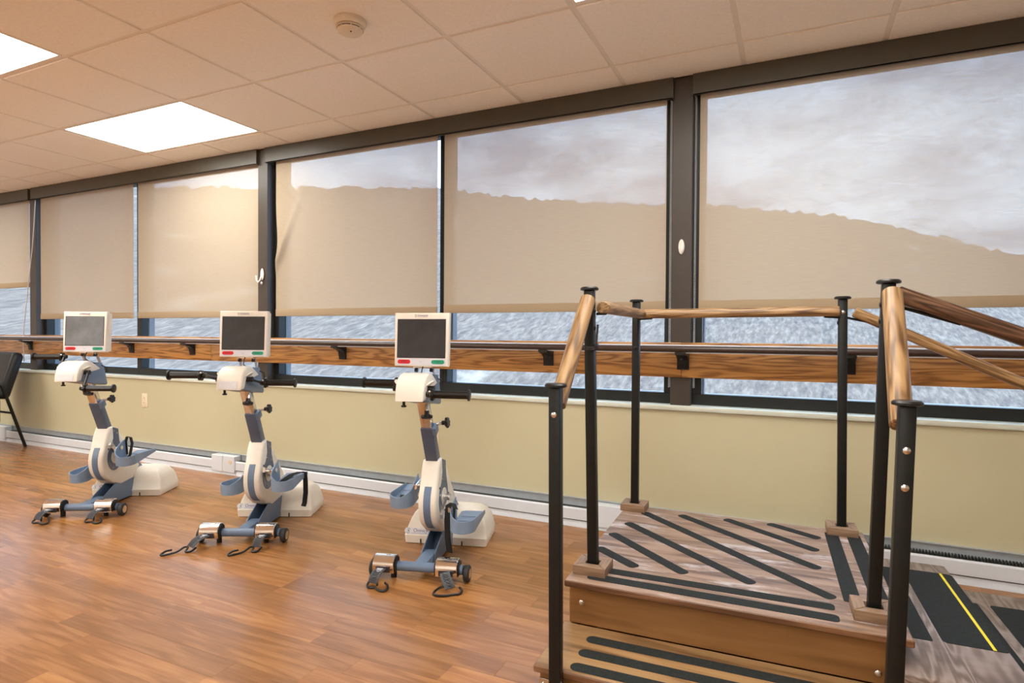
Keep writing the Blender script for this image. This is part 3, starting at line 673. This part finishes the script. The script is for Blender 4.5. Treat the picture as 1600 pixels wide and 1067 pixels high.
        band([(.018, .045, .015), (.018, .055, .07), (.02, .05, .105)], .034)
    else:
        band([(.05, .03, .010), (.06, .07, .024), (.07, .11, .018)], .03)
def bike(ox, oy, yaw, label, hand, foot, label_on_head, straps, hooks, tilt, mz=0, myaw=0, scr='screen'):
    B = thing('exercise_bike', label, 'exercise bike', (ox, oy, 0), R(yaw), 'therapy exercise bikes in a row')
    def part(name, b, mat, lab=None, parent=None, smooth=True): return obj(name, b, mat, parent or B, lab, smooth=smooth)
    # front cross bar, wheels, feet
    b = bm_(); cyl(b, (-.195, 0, .052), (.195, 0, .052), .021, n=20); bar = part('cross_bar', b, 'bike_blue', 'blue front bar')
    for s in (-1, 1):
        b = bm_(); lathe(b, [(.018, -.013), (.030, -.013), (.0355, -.009), (.0365, 0), (.0355, .009), (.030, .013), (.018, .013)], 26, Matrix.Translation((s*.212, .004, .037)) @ Matrix.Rotation(PI/2, 4, 'Y'))
        wh = part('wheel', b, 'rubber')
        b = bm_(); cyl(b, (s*.2255-s*.004, .004, .037), (s*.2255, .004, .037), .021, n=20); hb = part('hub_cap', b, 'satin_steel', None, wh)
        b = bm_(); cyl(b, (s*.12, .004, .0), (s*.12, .004, .04), .013, n=14); part('rubber_foot', b, 'black_plastic')
    # chrome strap retractors
    for s, xc in ((-1, -.152), (1, .130)):
        b = bm_(); pf = [(-.046, .034), (-.050, .060), (-.047, .082), (-.036, .096), (-.018, .103), (.006, .101), (.020, .090), (.026, .070), (.026, .034)]
        prism(b, pf, 'X', xc-.048, xc+.048, .002, 1); rt = part('strap_reel', b, 'chrome', 'chrome strap reel')
        b = bm_(); prism(b, [(y_*.9-.001, (z_-.068)*.9+.066) for y_, z_ in pf], 'X', xc+.0485, xc+.0535, .002, 1); part('end_cap', b, 'black_plastic', None, rt)
        b = bm_(); prism(b, [(y_*.9-.001, (z_-.068)*.9+.066) for y_, z_ in pf], 'X', xc-.0535, xc-.0485, .002, 1); part('end_cap', b, 'black_plastic', None, rt)
        b = bm_(); box(b, xc-.032, xc+.030, -.0515, -.044, .038, .062); part('slot', b, 'ink_dark', 'dark strap slot', rt)
        b = bm_(); ball(b, (xc+.01, -.012, .1025), .014, 1, .5, .12, 12); part('emblem', b, 'satin_steel', None, rt)
        # strap and hook
        dx, kind = hooks[0 if s < 0 else 1]
        p0 = Vector((xc-.004, -.050, .056)); p3 = Vector((xc-.004+dx, -.125, .022))
        b = bm_(); rows_ = []
        for i in range(7):
            t = i/6; p = p0.lerp(p3, t)+Vector((0, -.018*math.sin(PI*t), .012*math.sin(PI*t))); w_ = .021
            d = (p3-p0).normalized(); sd = Vector((1, 0, 0)); sd = (sd-d*sd.dot(d)).normalized(); nn = sd.cross(d)
            rows_.append([b.verts.new(p+sd*w_+nn*.002), b.verts.new(p-sd*w_+nn*.002), b.verts.new(p-sd*w_-nn*.002), b.verts.new(p+sd*w_-nn*.002)])
        for i in range(6):
            for k in range(4): b.faces.new((rows_[i][k], rows_[i][(k+1) % 4], rows_[i+1][(k+1) % 4], rows_[i+1][k]))
        b.faces.new(rows_[0]); b.faces.new(rows_[-1][::-1]); stp = part('strap', b, 'strap_grey', 'grey webbing strap')
        # stitching
        b = bm_()
        for i in range(1, 6):
            t = i/6; a_ = p0.lerp(p3, t)+Vector((-.014, -.018*math.sin(PI*t)-.002, .012*math.sin(PI*t)+.0035)); c_ = p0.lerp(p3, min(1, t+.16))+Vector((.014, -.018*math.sin(PI*min(1, t+.16))-.002, .012*math.sin(PI*min(1, t+.16))+.0035))
            tube(b, [a_, c_], .0008, 4); tube(b, [Vector((a_.x+.028, a_.y, a_.z)), Vector((c_.x-.028, c_.y, c_.z))], .0008, 4)
        part('stitching', b, 'ink_dark', None, stp)
        if s < 0 or kind != 'clip':
            b = bm_(); d = (p3-p0).normalized(); pts = []
            q = p0.lerp(p3, .06)+Vector((0, -.008, .0065)); q2 = p0.lerp(p3, .34)+Vector((0, -.017, .0135))
            if s < 0 or label_on_head:
                vs = [b.verts.new(q+Vector((-.014, 0, 0))), b.verts.new(q+Vector((.014, 0, 0))), b.verts.new(q2+Vector((.012, 0, 0))), b.verts.new(q2+Vector((-.013, 0, -.002)))]
                b.faces.new(vs); bmesh.ops.solidify(b, geom=b.faces[:], thickness=.0008); part('tag', b, 'label_white', 'white tag on strap', stp)
            else: b.free()
        b = bm_(); x, y, z = p3
        if kind == 'S':
            pts = [(x-.024, y+.018, .016), (x-.022, y-.004, .010), (x-.010, y-.012, .006), (x+.012, y-.006, .0055), (x+.035, y-.026, .0055), (x+.058, y-.034, .0055), (x+.072, y-.022, .008), (x+.068, y-.004, .016), (x+.050, y+.014, .020)]
            pts2 = [(x+.020, y+.002, .012), (x+.012, y+.02, .026), (x-.006, y+.022, .028)]
        elif kind == 'clip':
            pts = [(x-.020, y+.020, .024), (x-.05, y+.012, .016), (x-.066, y-.014, .008), (x-.056, y-.036, .0055), (x-.02, y-.036, .0055), (x+.02, y-.016, .0055), (x+.04, y-.006, .0055), (x+.046, y+.014, .010), (x+.032, y+.026, .018)]
            pts2 = None
        else:      # long hook trailing to the left
            pts = [(x+.022, y+.012, .014), (x+.012, y-.018, .006), (x-.012, y-.020, .006), (x-.014, y+.004, .018), (x-.03, y-.002, .020), (x-.05, y-.030, .008), (x-.085, y-.062, .0055), (x-.105, y-.070, .006), (x-.095, y-.050, .016), (x-.072, y-.032, .018)]
            pts2 = None
        sm = []
        for i in range(len(pts)-1):
            p_, q_ = Vector(pts[i]), Vector(pts[i+1]); pm, qn = Vector(pts[max(i-1, 0)]), Vector(pts[min(i+2, len(pts)-1)])
            for k in range(4):
                t = k/4; sm.append(.5*((2*p_)+(q_-pm)*t+(2*pm-5*p_+4*q_-qn)*t*t+(3*p_-pm-3*q_+qn)*t**3))
        sm.append(Vector(pts[-1]))
        tube(b, sm, .0050, 8)
        if pts2: tube(b, pts2, .0045, 8)
        part('hook', b, 'black_plastic', 'black wire hook', stp)
    # stub arm and U channel
    b = bm_(); box(b, -.0232, .0342, .0, .16, .030, .075, .004, 2); part('stub_arm', b, 'bike_blue')
    for s in (-1, 1):
        b = bm_(); poly = [(.105, .035), (.105, .072), (.13, .086), (.42, .205), (.50, .215), (.56, .17), (.46, .006), (.16, .022)]
        xc = -.026 if s < 0 else .037; prism(b, poly, 'X', xc-.0025, xc+.0025, .0015, 1); part('channel_plate', b, 'bike_blue', 'blue channel side plate')
    b = bm_(); prism(b, [(.105, .033), (.45, .012), (.45, .018), (.105, .039)], 'X', -.0235, .0345); part('channel_floor', b, 'bike_blue')
    b = bm_(); prism(b, [(.28, .015), (.40, .17), (.406, .17), (.286, .015)], 'X', -.0235, .0345); part('channel_web', b, 'bike_blue_dark')
    # weighted base cover
    b = bm_(); lv = [(.0, .212, .212, .425, .70), (.040, .215, .215, .420, .705), (.045, .212, .213, .424, .702), (.090, .198, .208, .438, .695), (.120, .186, .200, .447, .684), (.145, .173, .188, .458, .665), (.162, .158, .170, .472, .640), (.172, .138, .145, .490, .610), (.175, .110, .115, .515, .580)]
    rg = []
    for z, hl, hr, ya, yb in lv:
        hx = (hl+hr)/2; cx, cy = (hr-hl)/2, (ya+yb)/2; hy = (yb-ya)/2; rc = min(.03+z*.25, hy*.8)
        ring = []
        for sx, sy, a0 in ((1, 1, 0), (-1, 1, 90), (-1, -1, 180), (1, -1, 270)):
            rq = rc if sy > 0 else .012
            for k in range(5): a = R(a0+22.5*k); ring.append(b.verts.new((cx+sx*(hx-rq)+rq*math.cos(a), cy+sy*(hy-rq)+rq*math.sin(a), z+.003)))
        rg.append(ring)
    for i in range(len(rg)-1):
        n = len(rg[0])
        for k in range(n): b.faces.new((rg[i][k], rg[i][(k+1) % n], rg[i+1][(k+1) % n], rg[i+1][k]))
    b.faces.new(rg[0][::-1]); b.faces.new(rg[-1])
    cov = part('base_cover', b, 'bike_white', 'off-white plastic base cover')
    for xx in (-.128, .088):
        b = bm_(); box(b, xx-.003, xx+.003, .4185, .4235, .003, .026, .0008, 1); part('slot', b, 'ink_dark', None, cov)
    # lettering on the sloping front of the cover
    sl = math.atan2(.024, .075)
    Mf = Matrix.Translation((-.128, .4278, .0635)) @ Matrix.Rotation(PI/2-sl, 4, 'X')
    b = bm_(); pts = []
    for cx, a0 in ((.062, -90), (-.072, 90)):
        for k in range(9): a = R(a0+22.5*k); pts.append((cx+.0155*math.cos(a), .0155*math.sin(a)))
    prism(b, pts, 'Z', 0, .0004); obj('decal', b, 'label_white', cov, 'pale decal with lettering', Mf)
    text('lettering', 'Omnicycle', .0245, 'ink_purple', cov, Mf @ Matrix.Translation((.010, .002, .0007)), .22, 'purple lettering reading Omnicycle')
    text('trade_mark', 'TM', .006, 'ink_purple', cov, Mf @ Matrix.Translation((.0685, .006, .0007)))
    b = bm_(); box(b, -.046, .058, -.0118, -.0102, .0004, .0009); obj('underline', b, 'ink_purple', cov, None, Mf)
    b = bm_()
    for a0, a1 in ((20, 160), (200, 345)):
        tube(b, [(-.066+.0075*math.cos(R(a))+.002*math.sin(R(a)), .0125*math.sin(R(a)), .0006) for a in range(a0, a1+1, 14)], .0011, 5)
    ball(b, (-.066, 0, .0006), .0035, 1, 1.4, .15, 10); obj('emblem', b, 'ink_green', cov, 'green ring emblem', Mf)
    # crank housing
    cy, cz, rd = .237, .292, .137
    arc = [(cy+rd*math.cos(R(a)), cz+rd*math.sin(R(a))) for a in range(140, 246, 7)]
    prof = [(.262, .470), (.215, .492), (.178, .488), (.155, .455)]+arc[1:]+[(.215, .142), (.295, .112), (.44, .12), (.51, .19), (.46, .26), (.36, .36)]
    b = bm_(); prism(b, prof, 'X', -.043, .043, .012, 3); hs_ = part('crank_housing', b, 'bike_white', 'off-white crank housing')
    # front stripe
    b = bm_(); A = []
    for a in range(130, 253, 6):
        for rad in (rd-.004, rd+.0022): A.append([b.verts.new((sx*.0165, cy+rad*math.cos(R(a)), cz+rad*math.sin(R(a)))) for sx in (-1, 1)])
    for i in range(0, len(A)-2, 2):
        b.faces.new((A[i+1][0], A[i+1][1], A[i+3][1], A[i+3][0])); b.faces.new((A[i][0], A[i+1][0], A[i+3][0], A[i+2][0])); b.faces.new((A[i][1], A[i+2][1], A[i+3][1], A[i+1][1]))
    b.faces.new((A[0][0], A[0][1], A[1][1], A[1][0])); b.faces.new((A[-1][0], A[-1][1], A[-2][1], A[-2][0]))
    part('stripe', b, 'bike_blue', 'blue-grey front stripe', hs_)
    for s in (-1, 1):
        b = bm_(); ring = [(.228+.078*math.cos(R(a)), .303+.085*math.sin(R(a))) for a in range(150, 400, 10)]
        prism(b, ring+[(.272, .40), (.262, .47), (.205, .488), (.212, .42), (.19, .375)], 'X', s*.0435-.002, s*.0435+.002, .001, 1); part('side_plate', b, 'bike_blue_dark', 'dark blue side plate', hs_)
        b = bm_(); cyl(b, (s*.044, .228, .303), (s*.0485, .228, .303), .043, n=28); part('hub_disc', b, 'bike_white', None, hs_)
        for q in ((.215, .463), (.245, .445), (.20, .395), (.265, .37), (.205, .24)):
            b = bm_(); ball(b, (s*.046, *q), .0045, .5, 1, 1, 8); part('bolt', b, 'steel_bolt', None, hs_)
        b = bm_(); ball(b, (s*.044, .16, .36), .006, .4, 1, 1, 8); part('screw', b, 'ink_dark', None, hs_)
    # foot cranks
    fy, fz = foot
    for s, k in ((1, 1), (-1, -1)):
        ax = (s*.10, .228+k*fy, .300+k*fz)
        b = bm_(); cyl(b, (s*.045, .228, .303), (s*.078, .228, .303), .016, n=16); d = Vector((0, k*fy, k*fz-.003)); L = d.length; d.normalize(); sd = Vector((1, 0, 0)).cross(d)*.013
        c0 = Vector((s*.064, .228, .303)); c1 = c0+d*L; e0 = c0-d*.02; e1 = c1+d*.05
        vs = [b.verts.new(p+sd*q+Vector((w_, 0, 0))) for p in (e0, e1) for q in (-1, 1) for w_ in (-.006, .006)]
        for f in ((0, 1, 3, 2), (4, 6, 7, 5), (0, 4, 5, 1), (2, 3, 7, 6), (0, 2, 6, 4), (1, 5, 7, 3)): b.faces.new([vs[i] for i in f])
        cyl(b, c1, (s*.105, c1.y, c1.z), .011, n=14); part('crank_arm', b, 'satin_steel', 'steel crank arm')
        pedal(B, s, .118+k*fy, .228+k*fz, tilt[0 if s > 0 else 1], straps[0 if s > 0 else 1])
    # leaning column: outer tube, inner tube
    p0, p1, p2 = Vector((0, .205, .475)), Vector((0, .108, .657)), Vector((0, .035, .785))
    def sq(p, q, hx, hy, bev=.004):
        b = bm_(); d = (q-p); L = d.length; box(b, -hx, hx, -hy, hy, 0, L, bev, 2); x = Vector((1, 0, 0)); z = d.normalized(); y = z.cross(x); bmesh.ops.transform(b, matrix=Matrix.Translation(p) @ Matrix((x, y, z)).transposed().to_4x4(), verts=b.verts); return b
    part('column', sq(p0, p1, .029, .024), 'bike_blue_dark', 'dark blue leaning column')
    part('inner_column', sq(p1-(p1-p0)*.1, p2, .0245, .0195), 'satin_steel', 'bare metal inner column')
    b = sq(p0.lerp(p1, .80)+Vector((.034, .0, 0)), p0.lerp(p1, 1.02)+Vector((.034, 0, 0)), .010, .024, .006); part('collar', b, 'bike_blue', 'blue clamp collar')
    b = bm_(); knob(b, (.082, .122, .672), (1, -.1, .12), .025); part('adjust_knob', b, 'black_plastic', 'black star knob')
    b = bm_(); cyl(b, (.04, .122, .664), (.082, .122, .671), .006, n=10); part('knob_stem', b, 'satin_steel')
    b = bm_(); knob(b, (.030, -.005, .722), (.1, -.35, -1), .026); part('tilt_knob', b, 'black_plastic', 'black round knob')
    b = bm_(); cyl(b, (.030, .0, .728), (.028, .012, .765), .006, n=10); part('knob_stem', b, 'satin_steel')
    # head
    b = bm_(); prism(b, [(-.152, .832), (-.150, .800), (.118, .757), (.132, .764), (.098, .865), (.075, .895), (.055, .895), (.02, .86)], 'X', -.058, .058, .004, 2); part('head_body', b, 'bike_blue', 'blue-grey arm crank body')
    b = bm_(); prism(b, [(-.158, .797), (-.154, .835), (-.142, .866), (-.122, .890), (-.092, .904), (-.055, .909), (-.02, .900), (.02, .880), (.06, .858), (.02, .850), (-.10, .838), (-.12, .800)], 'X', -.062, .062, .007, 3); shl = part('head_shell', b, 'bike_white', 'off-white rounded head shell')
    for s in (-1, 1):
        b = bm_(); cyl(b, (s*.060, -.085, .862), (s*.0635, -.085, .858), .030, n=24); part('hub_boss', b, 'bike_white', None, shl)
    if label_on_head:
        b = bm_(); box(b, -.046, .040, -.0012, .0, -.019, .019); obj('sticker', b, 'label_white', shl, 'white sticker', Matrix.Translation((0, -.1572, .820)) @ Matrix.Rotation(R(-6), 4, 'X'))
    b = bm_(); cyl(b, (-.033, -.125, .805), (-.033, -.125, .775), .006, n=10); cyl(b, (-.033, -.125, .777), (-.033, -.125, .770), .011, n=14); part('pull_pin', b, 'black_plastic', 'black pull pin')
    # hand cranks and grips
    hy_, hz_ = hand; hub = Vector((0, -.09, .845))
    for s in (1, -1):
        q = hub+Vector((0, s*hy_, s*hz_))
        b = bm_(); cyl(b, (s*.058, hub.y, hub.z), (s*.086, hub.y, hub.z), .0125, n=14); knob(b, (s*.083, hub.y, hub.z), (s, 0, 0), .014, 6); part('crank_hub', b, 'black_plastic')
        b = bm_(); tube(b, [(s*.080, hub.y, hub.z), (s*.088, (hub.y+q.y)/2, (hub.z+q.z)/2), (s*.094, q.y, q.z)], [.009, .0075, .010], 10); ball(b, (s*.094, q.y, q.z), .014, n=10); part('hand_crank', b, 'black_plastic', 'black hand crank')
        b = bm_(); knob(b, (s*.100, q.y, q.z), (s, 0, 0), .027, 6); gk = part('grip_knob', b, 'black_plastic')
        b = bm_(); cyl(b, (s*.112, q.y, q.z), (s*.258, q.y, q.z), .0155, n=20)
        for a in range(0, 360, 60): tube(b, [(s*.118, q.y+.0145*math.cos(R(a)), q.z+.0145*math.sin(R(a))), (s*.254, q.y+.0145*math.cos(R(a)), q.z+.0145*math.sin(R(a)))], .0028, 6)
        lathe(b, [(.018, -.005), (.0235, -.003), (.0235, .003), (.018, .005)], 22, Matrix.Translation((s*.258, q.y, q.z)) @ Matrix.Rotation(PI/2, 4, 'Y'))
        gp = part('hand_grip', b, 'black_plastic', 'black ribbed hand grip')
        b = bm_(); ball(b, (s*.100, q.y-.016, q.z+.012), .0055, n=8); part('bolt', b, 'steel_bolt', None, gp)
    # monitor and its bracket
    mzc = 1.052+mz
    b = bm_()
    for s in (-1, 1): prism(b, [(.10, .85), (.12, .85), (.062, mzc-.118), (.035, mzc-.118)], 'X', s*.040-.0015, s*.040+.0015)
    box(b, -.0415, .0415, .025, .065, mzc-.122, mzc-.118); part('monitor_bracket', b, 'satin_steel', 'bent metal bracket')
    for s in (-1, 1):
        b = bm_(); cyl(b, (s*.042, .05, mzc-.135), (s*.028, .05, mzc-.135), .0085, n=12); part('bracket_knob', b, 'black_plastic')
    b = bm_(); box(b, -.022, .022, .03, .06, mzc-.121, mzc-.110, .003, 1); part('swivel', b, 'black_plastic')
    b = bm_(); tube(b, [(.004, .03, mzc-.11), (.0, .018, mzc-.135), (-.002, .016, mzc-.155), (.014, .03, mzc-.175), (.045, .06, .885), (.075, .09, .865), (.066, .11, .835)], .0028, 6); part('cable', b, 'black_plastic', 'black monitor cable')
    Mm = Matrix.Translation((0, .03, mzc)) @ Matrix.Rotation(R(myaw), 4, 'Z') @ Matrix.Rotation(R(-3), 4, 'X')
    b = bm_(); hw, hh = .124, .118
    prism(b, [(-hw, -hh), (hw, -hh), (hw+.002, hh), (-hw-.002, hh)], 'Y', -.018, .012, .006, 3)
    n0 = set(b.verts)
    rings = [(hw-.003, hh-.002, .010), (hw-.012, hh-.008, .050), (hw-.035, hh-.03, .072)]
    rg = [[b.verts.new((sx*a, d_, sz*c_)) for sx, sz in ((-1, -1), (1, -1), (1, 1), (-1, 1))] for a, c_, d_ in rings]
    for i in range(2):
        for k in range(4): b.faces.new((rg[i][k], rg[i][(k+1) % 4], rg[i+1][(k+1) % 4], rg[i+1][k]))
    b.faces.new(rg[2]); b.faces.new(rg[0][::-1])
    mo = obj('monitor', b, 'bike_white', B, 'off-white monitor housing', Mm)
    b = bm_(); box(b, -.109, .109, -.0195, -.017, -.079, .088, .001, 1); obj('screen', b, scr, mo, 'dark screen' if scr == 'screen' else 'screen with its reflection painted pale grey')
    b = bm_()
    for q in ((-.112, .112, -.0188, -.0178, .088, .0905), (-.112, -.109, -.0188, -.0178, -.0815, .088), (.109, .112, -.0188, -.0178, -.0815, .088), (-.112, .112, -.0188, -.0178, -.0815, -.079)): box(b, *q)
    obj('screen_bezel', b, 'ink_dark', mo, smooth=False)
    b = bm_(); box(b, -.114, .114, -.0187, -.0178, -.112, -.083, .0003, 1); obj('button_panel', b, 'button_strip', mo)
    for s, m_, tx, lb in ((-1, 'red_button', 'STOP', 'red stop button'), (1, 'green_button', 'START', 'green start button')):
        b = bm_(); pts = []
        for cx, a0 in ((.021, -90), (-.021, 90)):
            for k in range(9): a = R(a0+22.5*k); pts.append((s*.078+cx+.0088*math.cos(a), -.0975+.0088*math.sin(a)))
        prism(b, pts, 'Y', -.0205, -.0182, .0008, 1); bt = obj('button', b, m_, mo, lb)
        text('button_text', tx, .010, 'ink_dark', bt, Matrix.Translation((s*.078, -.0208, -.0975)) @ Matrix.Rotation(PI/2, 4, 'X'))
    b = bm_(); tube(b, [(-.005, -.0190, -.0955), (-.002, -.0190, -.0975), (-.005, -.0190, -.0995)], .0006, 4); tube(b, [(.005, -.0190, -.0955), (.002, -.0190, -.0975), (.005, -.0190, -.0995)], .0006, 4); obj('mark', b, 'ink_dark', mo)
    Mt = Matrix.Translation((0, -.0184, .1045)) @ Matrix.Rotation(PI/2, 4, 'X')
    text('lettering', 'Omnicycle', .0115, 'ink_purple', mo, Mt @ Matrix.Translation((.004, .0012, .0003)), .22, 'small purple lettering')
    b = bm_(); box(b, -.020, .030, -.0054, -.0047, .0002, .0006); obj('underline', b, 'ink_purple', mo, None, Mt)
    b = bm_(); tube(b, [(-.028+.0035*math.cos(R(a)), .0058*math.sin(R(a)), .0005) for a in range(0, 360, 30)], .0006, 4, True); obj('emblem', b, 'ink_dark', mo, None, Mt)
    return B
bike(-1.475, 2.204, 16.4, 'blue and white exercise bike nearest the training stairs', (-.09, -.014), (-.06, -.035), False, ('side', 'small'), ((-.012, 'S'), (.045, 'clip')), (3, 8), -.002, -3)
bike(-2.548, 2.189, 26, 'blue and white exercise bike in the middle of the row of three', (.117, -.027), (-.07, .03), True, ('lie', 'small'), ((-.045, 'long'), (-.006, 'long')), (6, 4), .016, -4)
bike(-3.735, 2.098, 29, 'blue and white exercise bike farthest left, next to the black chair', (-.07, -.085), (-.05, .06), True, ('loop', 'small'), ((-.02, 'S'), (-.02, 'S')), (8, 10), .022, -3, 'screen_painted_glare')

# ------------------------------------------------------------------ black guest chair at far left
CH = thing('guest_chair', 'black padded armchair at the left edge by the wall', 'chair', (-6.72, 2.82, 0))
def pad(w_, h_, d_, bulge=.35):
    b = bm_(); box(b, -w_/2, w_/2, -d_/2, d_/2, 0, h_, d_*bulge, 4); return b
b = pad(.50, .075, .48); obj('seat', b, 'leather_black', CH, mtx=Matrix.Translation((-.02, -.06, .335)))
b = bm_(); box(b, -.25, .265, -.05, .05, 0, .44, .045, 5); obj('backrest', b, 'leather_black', CH, mtx=Matrix.Translation((-.02, .145, .455)) @ Matrix.Rotation(R(-17), 4, 'X'))
b = bm_(); box(b, -.22, .22, -.055, -.035, .02, .15, .01, 3); obj('lumbar_pad', b, 'leather_black', CH, mtx=Matrix.Translation((-.02, .145, .455)) @ Matrix.Rotation(R(-17), 4, 'X'))
for s in (-1, 1):
    x = s*.262
    b = bm_(); tube(b, [(x, .30, .0), (x, .225, .24), (x, .145, .50), (x, .115, .575), (x, .07, .605), (x, 0, .61), (x, -.2, .605), (x, -.255, .585), (x, -.275, .53), (x, -.295, .25), (x, -.31, 0)], .0135, 10); fr_ = obj('arm_frame', b, 'black_metal', CH, 'black tube arm and legs')
    b = bm_(); box(b, x-.026, x+.026, -.24, .08, .605, .638, .012, 3); obj('armrest', b, 'leather_black', CH)
for y_ in (.20, -.27):
    b = bm_(); tube(b, [(-.262, y_, .325), (.262, y_, .325)], .010, 8); obj('stretcher', b, 'black_metal', CH)
bpy.context.view_layer.update()
